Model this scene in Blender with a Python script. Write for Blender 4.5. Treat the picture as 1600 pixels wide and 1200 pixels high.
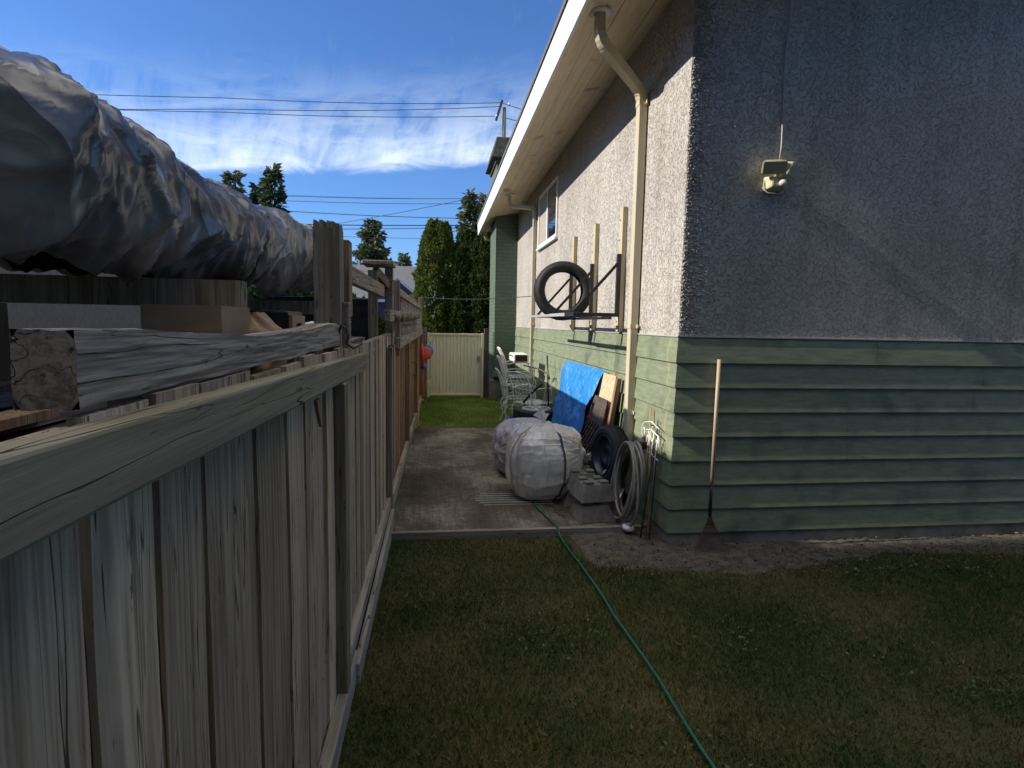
import bpy, math, random
import numpy as np
from mathutils import Vector, Matrix, noise
random.seed(7); rng = np.random.default_rng(7)
for o in list(bpy.data.objects): bpy.data.objects.remove(o)
C = bpy.context.scene.collection
SC = bpy.context.scene
R = math.radians
# ------------------------------------------------------------------ camera
H = 1.62
F_PX, PITCH, YAW, ROLL = 905.0, R(5.95), R(7.75), R(1.15)
f = Vector((math.sin(YAW)*math.cos(PITCH), math.cos(YAW)*math.cos(PITCH), -math.sin(PITCH)))
r = f.cross(Vector((0, 0, 1))).normalized(); u = r.cross(f)
r2 = r*math.cos(ROLL) + u*math.sin(ROLL); u2 = -r*math.sin(ROLL) + u*math.cos(ROLL)
cd = bpy.data.cameras.new('camera'); cam = bpy.data.objects.new('camera', cd); C.objects.link(cam)
cam.matrix_world = Matrix(((r2.x, u2.x, -f.x, 0), (r2.y, u2.y, -f.y, 0), (r2.z, u2.z, -f.z, H), (0, 0, 0, 1)))
cd.sensor_fit = 'HORIZONTAL'; cd.sensor_width = 36; cd.lens = F_PX/1600*36; cd.clip_start = 0.02; cd.clip_end = 3000
SC.camera = cam
# ------------------------------------------------------------------ world
SUN_EL = 31.0; SUN_AZ_OFF = 0.6      # sun comes from -X, a touch from behind the camera
w = bpy.data.worlds.new('World'); SC.world = w; w.use_nodes = True
nt = w.node_tree; nt.nodes.clear()
def N(t, typ, **k):
    n = t.nodes.new(typ)
    for a, b in k.items(): setattr(n, a, b)
    return n
def L(t, a, b): t.links.new(a, b)
def math_n(t, op, a, b=None, c=None, clamp=False):
    n = N(t, 'ShaderNodeMath', operation=op, use_clamp=clamp)
    for i, v in enumerate((a, b, c)):
        if v is None: continue
        if isinstance(v, (int, float)): n.inputs[i].default_value = v
        else: L(t, v, n.inputs[i])
    return n.outputs[0]
sky = N(nt, 'ShaderNodeTexSky', sky_type='NISHITA', sun_disc=False)
sky.sun_elevation = R(SUN_EL); sky.sun_rotation = R(270 - SUN_AZ_OFF)
sky.altitude = 50; sky.air_density = 1.0; sky.dust_density = 0.4; sky.ozone_density = 3.0
geo = N(nt, 'ShaderNodeTexCoord'); sep = N(nt, 'ShaderNodeSeparateXYZ'); L(nt, geo.outputs['Generated'], sep.inputs[0])
az = math_n(nt, 'ARCTAN2', sep.outputs[0], sep.outputs[1]); el = math_n(nt, 'ARCSINE', sep.outputs[2])
# a slanting sheet of cirrus: sharp lower edge, feathered upward
e2 = math_n(nt, 'SUBTRACT', el, math_n(nt, 'MULTIPLY', az, 0.10))
cb = N(nt, 'ShaderNodeCombineXYZ')
L(nt, math_n(nt, 'MULTIPLY', az, 5.0), cb.inputs[0]); L(nt, math_n(nt, 'MULTIPLY', e2, 16.0), cb.inputs[1])
n1 = N(nt, 'ShaderNodeTexNoise'); n1.inputs['Scale'].default_value = 1.6; n1.inputs['Detail'].default_value = 9; n1.inputs['Roughness'].default_value = .62; n1.inputs['Distortion'].default_value = .7
L(nt, cb.outputs[0], n1.inputs['Vector'])
cb2 = N(nt, 'ShaderNodeCombineXYZ')
L(nt, math_n(nt, 'MULTIPLY', math_n(nt, 'ADD', az, math_n(nt, 'MULTIPLY', el, -0.22)), 17.0), cb2.inputs[0]); L(nt, math_n(nt, 'MULTIPLY', el, 6.0), cb2.inputs[1])
n2 = N(nt, 'ShaderNodeTexNoise'); n2.inputs['Scale'].default_value = 1.0; n2.inputs['Detail'].default_value = 9; n2.inputs['Roughness'].default_value = .66; n2.inputs['Distortion'].default_value = .5
L(nt, cb2.outputs[0], n2.inputs['Vector'])
def ss(t, v, a, b):
    m = N(t, 'ShaderNodeMapRange', interpolation_type='SMOOTHSTEP'); L(t, v, m.inputs[0])
    m.inputs[1].default_value = a; m.inputs[2].default_value = b; return m.outputs[0]
e3 = math_n(nt, 'ADD', e2, math_n(nt, 'MULTIPLY', math_n(nt, 'SUBTRACT', n1.outputs[0], .5), .03))
low = ss(nt, e3, 0.243, 0.262)
hi = ss(nt, math_n(nt, 'ADD', e3, math_n(nt, 'MULTIPLY', math_n(nt, 'SUBTRACT', n2.outputs[0], .5), .15)), 0.42, 0.26)
tex = math_n(nt, 'ADD', math_n(nt, 'MULTIPLY', ss(nt, n1.outputs[0], .36, .66), .62), math_n(nt, 'MULTIPLY', ss(nt, n2.outputs[0], .38, .64), .55))
tex = math_n(nt, 'ADD', math_n(nt, 'MULTIPLY', tex, .75), math_n(nt, 'MULTIPLY', ss(nt, e3, .33, .262), .30))
cl = math_n(nt, 'MULTIPLY', math_n(nt, 'MULTIPLY', low, hi), tex, clamp=True)
wisp = math_n(nt, 'MULTIPLY', math_n(nt, 'MULTIPLY', ss(nt, n2.outputs[0], .56, .80), ss(nt, n1.outputs[0], .40, .62)), math_n(nt, 'MULTIPLY', ss(nt, e2, .54, .40), ss(nt, e2, .26, .34)))
cl = math_n(nt, 'ADD', math_n(nt, 'MULTIPLY', cl, .85), math_n(nt, 'MULTIPLY', wisp, .22), clamp=True)
grade = N(nt, 'ShaderNodeMixRGB', blend_type='MULTIPLY'); grade.inputs[0].default_value = 1; grade.inputs[2].default_value = (.54, .80, 1.18, 1)
L(nt, sky.outputs[0], grade.inputs[1])
mixc = N(nt, 'ShaderNodeMixRGB'); L(nt, cl, mixc.inputs[0]); L(nt, grade.outputs[0], mixc.inputs[1]); mixc.inputs[2].default_value = (6.4, 7.3, 8.2, 1)
# bright broken cloud added overhead, out of view, as fill light
nh_ = N(nt, 'ShaderNodeTexNoise'); nh_.inputs['Scale'].default_value = 2.2; nh_.inputs['Detail'].default_value = 6; L(nt, geo.outputs['Generated'], nh_.inputs['Vector'])
hc_ = math_n(nt, 'MULTIPLY', ss(nt, el, .85, 1.1), ss(nt, nh_.outputs[0], .38, .55))
mixh = N(nt, 'ShaderNodeMixRGB'); L(nt, hc_, mixh.inputs[0]); L(nt, mixc.outputs[0], mixh.inputs[1]); mixh.inputs[2].default_value = (15, 13.9, 12.2, 1)
bg = N(nt, 'ShaderNodeBackground'); bg.inputs['Strength'].default_value = 0.104; L(nt, mixh.outputs[0], bg.inputs['Color'])
wo = N(nt, 'ShaderNodeOutputWorld'); L(nt, bg.outputs[0], wo.inputs[0])
# ------------------------------------------------------------------ sun
sl = bpy.data.lights.new('sun', 'SUN'); sl.energy = 4.3; sl.angle = R(.53); sl.color = (1, .94, .84)
so = bpy.data.objects.new('sun', sl); C.objects.link(so)
sd = Vector((-math.cos(R(SUN_EL))*math.cos(R(SUN_AZ_OFF)), -math.cos(R(SUN_EL))*math.sin(R(SUN_AZ_OFF)), math.sin(R(SUN_EL))))
so.rotation_euler = sd.to_track_quat('Z', 'Y').to_euler(); so.location = sd*30
SC.render.engine = 'CYCLES'
SC.view_settings.view_transform = 'Standard'; SC.view_settings.look = 'None'; SC.view_settings.exposure = 0.55; SC.view_settings.gamma = 1
SC.cycles.max_bounces = 10; SC.cycles.diffuse_bounces = 6
# ------------------------------------------------------------------ materials
MATS = {}
def mat(name, col, rough=.7, col2=None, scale=(8, 8, 8), bump=0, bscale=None, bdist=.01, detail=5, lo=.35, hi=.65, island=0, metal=0, spec=None, trans=0, coat=0, dirt=None, dscale=1.5, dlo=.45, dhi=.7, sss=0, alpha=1, tr=None):
    m = bpy.data.materials.new(name); m.use_nodes = True; t = m.node_tree; b = t.nodes['Principled BSDF']; MATS[name] = m
    b.inputs['Roughness'].default_value = rough; b.inputs['Metallic'].default_value = metal
    if spec is not None: b.inputs['Specular IOR Level'].default_value = spec
    if trans: b.inputs['Transmission Weight'].default_value = trans
    if coat: b.inputs['Coat Weight'].default_value = coat
    c4 = lambda c: (c[0], c[1], c[2], 1)
    tc = N(t, 'ShaderNodeTexCoord')
    mp = N(t, 'ShaderNodeMapping'); mp.inputs['Scale'].default_value = scale; L(t, tc.outputs['Object'], mp.inputs[0])
    vec = mp.outputs[0]; g = N(t, 'ShaderNodeNewGeometry')
    if island:
        add = N(t, 'ShaderNodeVectorMath', operation='ADD'); L(t, vec, add.inputs[0])
        sc = N(t, 'ShaderNodeVectorMath', operation='SCALE'); sc.inputs[0].default_value = (37, 53, 71); L(t, g.outputs['Random Per Island'], sc.inputs['Scale'])
        L(t, sc.outputs[0], add.inputs[1]); vec = add.outputs[0]
    n = N(t, 'ShaderNodeTexNoise'); n.inputs['Scale'].default_value = 1; n.inputs['Detail'].default_value = detail; n.inputs['Roughness'].default_value = .6; L(t, vec, n.inputs['Vector'])
    out = None
    mx = N(t, 'ShaderNodeMixRGB'); mx.inputs[1].default_value = c4(col); mx.inputs[2].default_value = c4(col2 or col)
    L(t, ss(t, n.outputs[0], lo, hi), mx.inputs[0]); out = mx.outputs[0]
    if dirt:
        n3 = N(t, 'ShaderNodeTexNoise'); n3.inputs['Scale'].default_value = dscale; n3.inputs['Detail'].default_value = 6; L(t, tc.outputs['Object'], n3.inputs['Vector'])
        m2 = N(t, 'ShaderNodeMixRGB'); L(t, ss(t, n3.outputs[0], dlo, dhi), m2.inputs[0]); L(t, out, m2.inputs[1]); m2.inputs[2].default_value = c4(dirt); out = m2.outputs[0]
    if island:
        hs = N(t, 'ShaderNodeHueSaturation'); L(t, out, hs.inputs['Color'])
        mr = N(t, 'ShaderNodeMapRange'); L(t, g.outputs['Random Per Island'], mr.inputs[0]); mr.inputs[3].default_value = 1-island; mr.inputs[4].default_value = 1+island
        L(t, mr.outputs[0], hs.inputs['Value']); out = hs.outputs[0]
    L(t, out, b.inputs['Base Color'])
    if bump:
        bn = n
        if bscale:
            mp2 = N(t, 'ShaderNodeMapping'); mp2.inputs['Scale'].default_value = bscale; L(t, tc.outputs['Object'], mp2.inputs[0])
            bn = N(t, 'ShaderNodeTexNoise'); bn.inputs['Scale'].default_value = 1; bn.inputs['Detail'].default_value = 6; L(t, mp2.outputs[0], bn.inputs['Vector'])
        bu = N(t, 'ShaderNodeBump'); bu.inputs['Strength'].default_value = bump; bu.inputs['Distance'].default_value = bdist; L(t, bn.outputs[0], bu.inputs['Height']); L(t, bu.outputs[0], b.inputs['Normal'])
    if tr:   # thin translucent sheet
        tb = N(t, 'ShaderNodeBsdfTranslucent'); L(t, out, tb.inputs[0]); ms = N(t, 'ShaderNodeMixShader'); ms.inputs[0].default_value = tr
        L(t, b.outputs[0], ms.inputs[1]); L(t, tb.outputs[0], ms.inputs[2]); L(t, ms.outputs[0], t.nodes['Material Output'].inputs[0])
    return m
def P(m): return m.node_tree.nodes['Principled BSDF']
def cracked_wood(name, c1, c2, dark, axis='z', island=.22, rough=.85, dens=1.0, streak=.5, knots=1.0):
    """weathered wood: fine grain along one axis, dark cracks, broad stains"""
    m = bpy.data.materials.new(name); m.use_nodes = True; t = m.node_tree; b = P(m); MATS[name] = m
    b.inputs['Roughness'].default_value = rough; b.inputs['Specular IOR Level'].default_value = .25
    tc = N(t, 'ShaderNodeTexCoord'); g = N(t, 'ShaderNodeNewGeometry')
    off = N(t, 'ShaderNodeVectorMath', operation='SCALE'); off.inputs[0].default_value = (37, 53, 71); L(t, g.outputs['Random Per Island'], off.inputs['Scale'])
    def nz(scl, det=6, dist=0, rgh=.6):
        s = {'z': (scl[1], scl[1], scl[0]), 'y': (scl[1], scl[0], scl[1]), 'x': (scl[0], scl[1], scl[1])}[axis]
        mp = N(t, 'ShaderNodeMapping'); mp.inputs['Scale'].default_value = s; L(t, tc.outputs['Object'], mp.inputs[0])
        a = N(t, 'ShaderNodeVectorMath', operation='ADD'); L(t, mp.outputs[0], a.inputs[0]); L(t, off.outputs[0], a.inputs[1])
        n = N(t, 'ShaderNodeTexNoise'); n.inputs['Scale'].default_value = 1; n.inputs['Detail'].default_value = det; n.inputs['Roughness'].default_value = rgh; n.inputs['Distortion'].default_value = dist
        L(t, a.outputs[0], n.inputs['Vector']); return n.outputs[0]
    fine = nz((2.2*dens, 75*dens), 5, .3); broad = nz((.9, 7), 4); crack = nz((.9*dens, 19*dens), 3, .1, .5); knot = nz((5, 9), 2, 2.0)
    mx = N(t, 'ShaderNodeMixRGB'); mx.inputs[1].default_value = (*c1, 1); mx.inputs[2].default_value = (*c2, 1)
    L(t, ss(t, math_n(t, 'ADD', math_n(t, 'MULTIPLY', fine, .6), math_n(t, 'MULTIPLY', broad, .4)), .38, .60), mx.inputs[0])
    m2 = N(t, 'ShaderNodeMixRGB'); L(t, mx.outputs[0], m2.inputs[1]); m2.inputs[2].default_value = (*dark, 1)
    ck = math_n(t, 'MULTIPLY', ss(t, math_n(t, 'ABSOLUTE', math_n(t, 'SUBTRACT', crack, .5)), .010, .003), ss(t, broad, .44, .58)); kn = math_n(t, 'MULTIPLY', ss(t, knot, .76, .80), knots); fleck = math_n(t, 'MULTIPLY', ss(t, nz((11*dens, 60*dens), 4, .3), .37, .29), .8); st = math_n(t, 'MULTIPLY', ss(t, broad, .60, .72), streak)
    L(t, math_n(t, 'MAXIMUM', fleck, math_n(t, 'MAXIMUM', math_n(t, 'MAXIMUM', ck, kn), st)), m2.inputs[0])
    hs = N(t, 'ShaderNodeHueSaturation'); L(t, m2.outputs[0], hs.inputs['Color'])
    mr = N(t, 'ShaderNodeMapRange'); L(t, g.outputs['Random Per Island'], mr.inputs[0]); mr.inputs[3].default_value = 1-island; mr.inputs[4].default_value = 1+island
    L(t, mr.outputs[0], hs.inputs['Value']); L(t, hs.outputs[0], b.inputs['Base Color'])
    hgt = math_n(t, 'SUBTRACT', math_n(t, 'MULTIPLY', fine, .35), math_n(t, 'MULTIPLY', ck, .7))
    bu = N(t, 'ShaderNodeBump'); bu.inputs['Strength'].default_value = .8; bu.inputs['Distance'].default_value = .006; L(t, hgt, bu.inputs['Height']); L(t, bu.outputs[0], b.inputs['Normal'])
    return m
greywood = cracked_wood('grey weathered cedar', (.24, .18, .12), (.49, .39, .275), (.06, .05, .04), 'z', .38)
brownwood = cracked_wood('brown cedar boards', (.20, .12, .07), (.36, .235, .145), (.03, .02, .014), 'z', .25, streak=.3)
railwood = cracked_wood('greenish grey rail timber', (.20, .175, .115), (.30, .265, .18), (.03, .028, .02), 'y', .15, dens=.8, streak=.15, knots=0)
beamwood = cracked_wood('rotten grey timber', (.14, .115, .09), (.34, .30, .245), (.03, .025, .02), 'y', .1, dens=1.2, streak=.3, knots=0)
postwood = cracked_wood('dark stained post', (.15, .125, .09), (.30, .26, .20), (.018, .015, .012), 'z', .15, dens=.7)
kickwood = cracked_wood('pale kick board timber', (.22, .20, .165), (.40, .37, .31), (.04, .034, .025), 'y', .2, dens=.7)
xwood = cracked_wood('grey timber across', (.17, .155, .13), (.30, .27, .23), (.03, .025, .02), 'x', .2, dens=.7)
tanwood = mat('tan painted batten', (.50, .42, .26), .6, (.57, .49, .33), (20, 20, 3), .15, bdist=.002)
# stucco
def stucco(name, c1, c2):
    m = bpy.data.materials.new(name); m.use_nodes = True; t = m.node_tree; b = P(m); MATS[name] = m
    b.inputs['Roughness'].default_value = .9; b.inputs['Specular IOR Level'].default_value = .2
    tc = N(t, 'ShaderNodeTexCoord')
    n = N(t, 'ShaderNodeTexNoise'); n.inputs['Scale'].default_value = 25; n.inputs['Detail'].default_value = 6; n.inputs['Roughness'].default_value = .68; n.inputs['Distortion'].default_value = .6; L(t, tc.outputs['Object'], n.inputs['Vector'])
    n2 = N(t, 'ShaderNodeTexNoise'); n2.inputs['Scale'].default_value = 140; n2.inputs['Detail'].default_value = 3; L(t, tc.outputs['Object'], n2.inputs['Vector'])
    nb = N(t, 'ShaderNodeTexNoise'); nb.inputs['Scale'].default_value = 1.3; nb.inputs['Detail'].default_value = 5; L(t, tc.outputs['Object'], nb.inputs['Vector'])
    plate = ss(t, n.outputs[0], .46, .51)
    mx = N(t, 'ShaderNodeMixRGB'); mx.inputs[1].default_value = (*c1, 1); mx.inputs[2].default_value = (*c2, 1)
    L(t, ss(t, nb.outputs[0], .38, .66), mx.inputs[0])
    mps = N(t, 'ShaderNodeMapping'); mps.inputs['Scale'].default_value = (7, 7, .45); L(t, tc.outputs['Object'], mps.inputs[0])
    ns = N(t, 'ShaderNodeTexNoise'); ns.inputs['Scale'].default_value = 1; ns.inputs['Detail'].default_value = 5; L(t, mps.outputs[0], ns.inputs['Vector'])
    m2 = N(t, 'ShaderNodeMixRGB', blend_type='MULTIPLY'); L(t, ss(t, ns.outputs[0], .50, .72), m2.inputs[0]); L(t, mx.outputs[0], m2.inputs[1]); m2.inputs[2].default_value = (.85, .83, .80, 1)
    L(t, m2.outputs[0], b.inputs['Base Color'])
    h = math_n(t, 'ADD', plate, math_n(t, 'MULTIPLY', n2.outputs[0], .6))
    bu = N(t, 'ShaderNodeBump'); bu.inputs['Strength'].default_value = 1; bu.inputs['Distance'].default_value = .0065; L(t, h, bu.inputs['Height']); L(t, bu.outputs[0], b.inputs['Normal'])
    return m
M_stucco = stucco('knockdown stucco', (.52, .485, .435), (.44, .405, .36))
# green siding paint with brush texture and tan drips
def siding_mat(name, stainx):
    m = mat(name, (.17, .20, .125), .6, (.245, .275, .18), (6, 6, 34), .5, None, .0025, 6, .3, .7, 0, dirt=(.09, .115, .085), dscale=3.4, dlo=.50, dhi=.78)
    t = m.node_tree; b = P(m); tc = N(t, 'ShaderNodeTexCoord'); sp = N(t, 'ShaderNodeSeparateXYZ'); L(t, tc.outputs['Object'], sp.inputs[0])
    n = N(t, 'ShaderNodeTexNoise'); n.inputs['Scale'].default_value = 5; n.inputs['Detail'].default_value = 4; L(t, tc.outputs['Object'], n.inputs['Vector'])
    nn = N(t, 'ShaderNodeTexNoise'); nn.inputs['Scale'].default_value = 40; L(t, tc.outputs['Object'], nn.inputs['Vector'])
    prev = b.inputs['Base Color'].links[0].from_socket; acc = None
    for yy in stainx:
        d = math_n(t, 'ABSOLUTE', math_n(t, 'SUBTRACT', math_n(t, 'ADD', sp.outputs[1], math_n(t, 'MULTIPLY', n.outputs[0], .22)), yy+.11))
        s = ss(t, math_n(t, 'ADD', d, math_n(t, 'MULTIPLY', nn.outputs[0], .02)), .028, .014)
        acc = s if acc is None else math_n(t, 'MAXIMUM', acc, s)
    mx = N(t, 'ShaderNodeMixRGB'); L(t, math_n(t, 'MULTIPLY', acc, .75), mx.inputs[0]); L(t, prev, mx.inputs[1]); mx.inputs[2].default_value = (.36, .31, .14, 1)
    L(t, mx.outputs[0], b.inputs['Base Color']); return m
M_sidW = siding_mat('green lap siding west', (.13, 1.02, 1.42))
M_sidS = mat('green lap siding south', (.17, .20, .125), .6, (.245, .275, .18), (6, 6, 34), .6, None, .0025, 6, .3, .7, 0, dirt=(.09, .115, .085), dscale=3.4, dlo=.50, dhi=.78)
M_fnd = mat('concrete foundation', (.20, .18, .14), .9, (.28, .25, .20), (9, 9, 9), .8, None, .006, dirt=(.10, .11, .07), dscale=3)
M_white = mat('white painted trim', (.78, .78, .76), .5, (.70, .70, .68), (14, 3, 14), .2, None, .002)
M_soffit = mat('tan painted soffit boards', (.74, .62, .45), .7, (.64, .53, .38), (18, 2.5, 18), .2, None, .002, dirt=(.16, .13, .09), dscale=3.2, dlo=.60, dhi=.78)
M_roof = mat('grey asphalt shingles', (.10, .10, .10), .95, (.17, .165, .16), (60, 60, 60), .8, None, .004)
M_spout = mat('beige downspout metal', (.58, .51, .36), .45, (.54, .47, .33), (12, 12, 2), .1, None, .001)
M_spout2 = mat('white plastic flange', (.75, .75, .73), .5)
M_vinyl = mat('white vinyl window frame', (.80, .80, .80), .4)
M_glass = mat('window glass', (.015, .02, .028), .03, spec=1.0)
M_blind = mat('beige blind', (.42, .37, .30), .7, (.35, .31, .25), (2, 2, 60))
M_gate = mat('khaki steel gate', (.80, .75, .54), .45, (.74, .69, .49), (3, 3, 1.5), .05, None, .002)
M_metal = mat('dull galvanised metal', (.45, .45, .42), .4, (.30, .30, .28), (30, 30, 30), metal=.8)
M_black = mat('black painted steel', (.012, .012, .014), .35, (.03, .03, .03), (20, 20, 20))
M_silver = mat('bare aluminium bar', (.62, .62, .62), .35, (.5, .5, .5), (30, 30, 30), metal=.25)
M_rubber = mat('tyre rubber', (.013, .013, .014), .65, (.022, .022, .023), (12, 12, 12), .2, None, .002)
M_ironw = mat('white chipped enamel iron', (.84, .82, .75), .45, (.72, .70, .62), (25, 25, 25), .3, None, .001, dirt=(.22, .15, .09), dscale=9, dlo=.62, dhi=.74)
M_conc = mat('cast concrete', (.15, .145, .13), .95, (.23, .22, .20), (7, 7, 7), .8, None, .006, 8, dirt=(.09, .09, .08), dscale=6)
M_hose = mat('grey beige garden hose', (.29, .26, .23), .5, (.23, .21, .185), (15, 15, 15))
M_green = mat('green garden hose', (.010, .10, .065), .4, (.014, .13, .085), (9, 9, 9))
M_red = mat('red plastic', (.55, .05, .035), .35)
M_blue = mat('blue plastic', (.06, .22, .60), .4)
M_rope = mat('white braided rope', (.6, .58, .52), .8, (.45, .43, .38), (90, 90, 90), .5)
M_bamboo = mat('tan bamboo cane', (.42, .30, .15), .5, (.33, .23, .11), (10, 10, 30))
M_handle = mat('pale ash rake handle', (.56, .44, .28), .5, (.48, .36, .22), (50, 50, 3))
M_tine = mat('rusty rake tines', (.10, .035, .02), .6, (.05, .03, .02), (40, 40, 40))
M_osb = mat('oriented strand board', (.55, .32, .18), .8, (.80, .53, .34), (45, 60, 22), .5, None, .002, 3, .42, .58)
M_ply = mat('dark stained plywood', (.05, .04, .035), .7, (.09, .07, .055), (30, 6, 30), .3, None, .002)
M_plank = mat('warm brown plank', (.20, .12, .07), .7, (.30, .19, .12), (30, 30, 3), .3, None, .002)
M_yel = mat('cream plastic lamp housing', (.62, .57, .34), .4, (.57, .52, .30), (9, 9, 9))
M_cable = mat('pale grey cable', (.42, .42, .40), .5)
M_wire = mat('dark utility wire', (.02, .025, .03), .6)
M_polewood = mat('weathered utility pole wood', (.10, .11, .085), .9, (.17, .17, .13), (8, 8, 1))
# tarps and bags
M_tarpg = mat('silver grey weathered tarp', (.07, .07, .082), .28, (.27, .262, .25), (3.5, 2, 3.5), .55, (9, 5, 9), .05, 7, .3, .7, dirt=(.035, .035, .045), dscale=1.7, dlo=.50, dhi=.72, spec=.7)
M_tarpb = mat('blue polyethylene tarp', (.015, .20, .56), .42, (.03, .26, .64), (9, 9, 5), .5, (16, 16, 7), .015, 6, .35, .7, spec=.6)
M_bag = mat('translucent grey white plastic bag', (.86, .85, .83), .20, (.68, .68, .67), (5, 5, 5), .55, (14, 14, 14), .02, 6, .35, .65, spec=.7, tr=.3, coat=.6)
M_bag2 = mat('lilac grey plastic bag', (.52, .50, .54), .35, (.44, .42, .46), (4, 4, 4), .4, (9, 9, 9), .02, 5, spec=.5, tr=.25)
def crease(m, sc, dist, strength=1.0, aniso=(1, 1, 1)):
    t = m.node_tree; b = P(m); tc = N(t, 'ShaderNodeTexCoord'); mp = N(t, 'ShaderNodeMapping'); mp.inputs['Scale'].default_value = [sc*a for a in aniso]; L(t, tc.outputs['Object'], mp.inputs[0]); hs = []
    for k, (s_c, wgt) in enumerate(((1, 1), (2.3, .30))):
        n = N(t, 'ShaderNodeTexNoise'); n.inputs['Scale'].default_value = s_c; n.inputs['Detail'].default_value = 1.5; n.inputs['Distortion'].default_value = .4; L(t, mp.outputs[0], n.inputs['Vector'])
        hs.append(math_n(t, 'MULTIPLY', math_n(t, 'POWER', math_n(t, 'SUBTRACT', 1.0, math_n(t, 'MULTIPLY', math_n(t, 'ABSOLUTE', math_n(t, 'SUBTRACT', n.outputs[0], .5)), 5.0), clamp=True), 2.0), wgt))
    h = math_n(t, 'ADD', hs[0], hs[1])
    bu = N(t, 'ShaderNodeBump'); bu.inputs['Strength'].default_value = strength; bu.inputs['Distance'].default_value = dist; L(t, h, bu.inputs['Height'])
    L(t, bu.outputs[0], b.inputs['Normal'])
crease(M_bag, 3.4, .016, aniso=(1, 1, .35)); crease(M_bag2, 3.5, .010); crease(M_tarpb, 7, .012, aniso=(1, 1.2, .5)); crease(M_tarpg, 2.2, .018, aniso=(1, 1.3, .45))
# chimney brick
def brick_mat():
    m = bpy.data.materials.new('green painted brick'); m.use_nodes = True; t = m.node_tree; b = P(m); b.inputs['Roughness'].default_value = .65
    tc = N(t, 'ShaderNodeTexCoord'); sp = N(t, 'ShaderNodeSeparateXYZ'); L(t, tc.outputs['Object'], sp.inputs[0])
    cbn = N(t, 'ShaderNodeCombineXYZ'); L(t, math_n(t, 'ADD', sp.outputs[0], sp.outputs[1]), cbn.inputs[0]); L(t, sp.outputs[2], cbn.inputs[1])
    br = N(t, 'ShaderNodeTexBrick'); L(t, cbn.outputs[0], br.inputs['Vector']); br.inputs['Scale'].default_value = 1
    br.inputs['Brick Width'].default_value = .21; br.inputs['Row Height'].default_value = .075; br.inputs['Mortar Size'].default_value = .006; br.inputs['Mortar Smooth'].default_value = .3
    br.inputs['Color1'].default_value = (.095, .14, .09, 1); br.inputs['Color2'].default_value = (.12, .165, .11, 1); br.inputs['Mortar'].default_value = (.065, .095, .07, 1)
    n = N(t, 'ShaderNodeTexNoise'); n.inputs['Scale'].default_value = 30; n.inputs['Detail'].default_value = 5; L(t, tc.outputs['Object'], n.inputs['Vector'])
    L(t, br.outputs['Color'], b.inputs['Base Color'])
    bu = N(t, 'ShaderNodeBump'); bu.inputs['Distance'].default_value = .008; L(t, math_n(t, 'SUBTRACT', math_n(t, 'MULTIPLY', n.outputs[0], .4), br.outputs['Fac']), bu.inputs['Height']); L(t, bu.outputs[0], b.inputs['Normal'])
    return m
M_brick = brick_mat()
# ground
def grass_mat(name, base, a, b_, c, sc=1.4):
    m = bpy.data.materials.new(name); m.use_nodes = True; t = m.node_tree; b = P(m); b.inputs['Roughness'].default_value = .75; b.inputs['Specular IOR Level'].default_value = .2
    tc = N(t, 'ShaderNodeTexCoord'); g = N(t, 'ShaderNodeNewGeometry')
    n = N(t, 'ShaderNodeTexNoise'); n.inputs['Scale'].default_value = sc; n.inputs['Detail'].default_value = 5; n.inputs['Roughness'].default_value = .65; L(t, tc.outputs['Object'], n.inputs['Vector'])
    n2 = N(t, 'ShaderNodeTexNoise'); n2.inputs['Scale'].default_value = 35; n2.inputs['Detail'].default_value = 5; L(t, tc.outputs['Object'], n2.inputs['Vector'])
    rp = N(t, 'ShaderNodeValToRGB'); L(t, math_n(t, 'ADD', math_n(t, 'ADD', math_n(t, 'MULTIPLY', n.outputs[0], .75), math_n(t, 'MULTIPLY', n2.outputs[0], .25)), math_n(t, 'MULTIPLY', math_n(t, 'SUBTRACT', g.outputs['Random Per Island'], .5), .22)), rp.inputs[0])
    e = rp.color_ramp.elements; e[0].position = .36; e[0].color = (*base, 1); e[1].position = .68; e[1].color = (*c, 1)
    x = e.new(.46); x.color = (*a, 1); x = e.new(.56); x.color = (*b_, 1)
    L(t, rp.outputs[0], b.inputs['Base Color'])
    bu = N(t, 'ShaderNodeBump'); bu.inputs['Distance'].default_value = .02; L(t, n2.outputs[0], bu.inputs['Height']); L(t, bu.outputs[0], b.inputs['Normal'])
    return m
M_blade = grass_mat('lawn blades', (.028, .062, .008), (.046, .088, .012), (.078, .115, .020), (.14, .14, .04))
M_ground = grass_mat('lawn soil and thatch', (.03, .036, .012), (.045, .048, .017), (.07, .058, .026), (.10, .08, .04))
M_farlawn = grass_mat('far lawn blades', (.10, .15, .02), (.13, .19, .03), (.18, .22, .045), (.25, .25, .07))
M_clover = mat('clover leaves', (.04, .075, .018), .6, (.055, .095, .025), (9, 9, 9), island=.35)
M_soil = mat('dry soil', (.06, .05, .038), .95, (.12, .10, .075), (14, 14, 14), 1, None, .02, 8)
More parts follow.
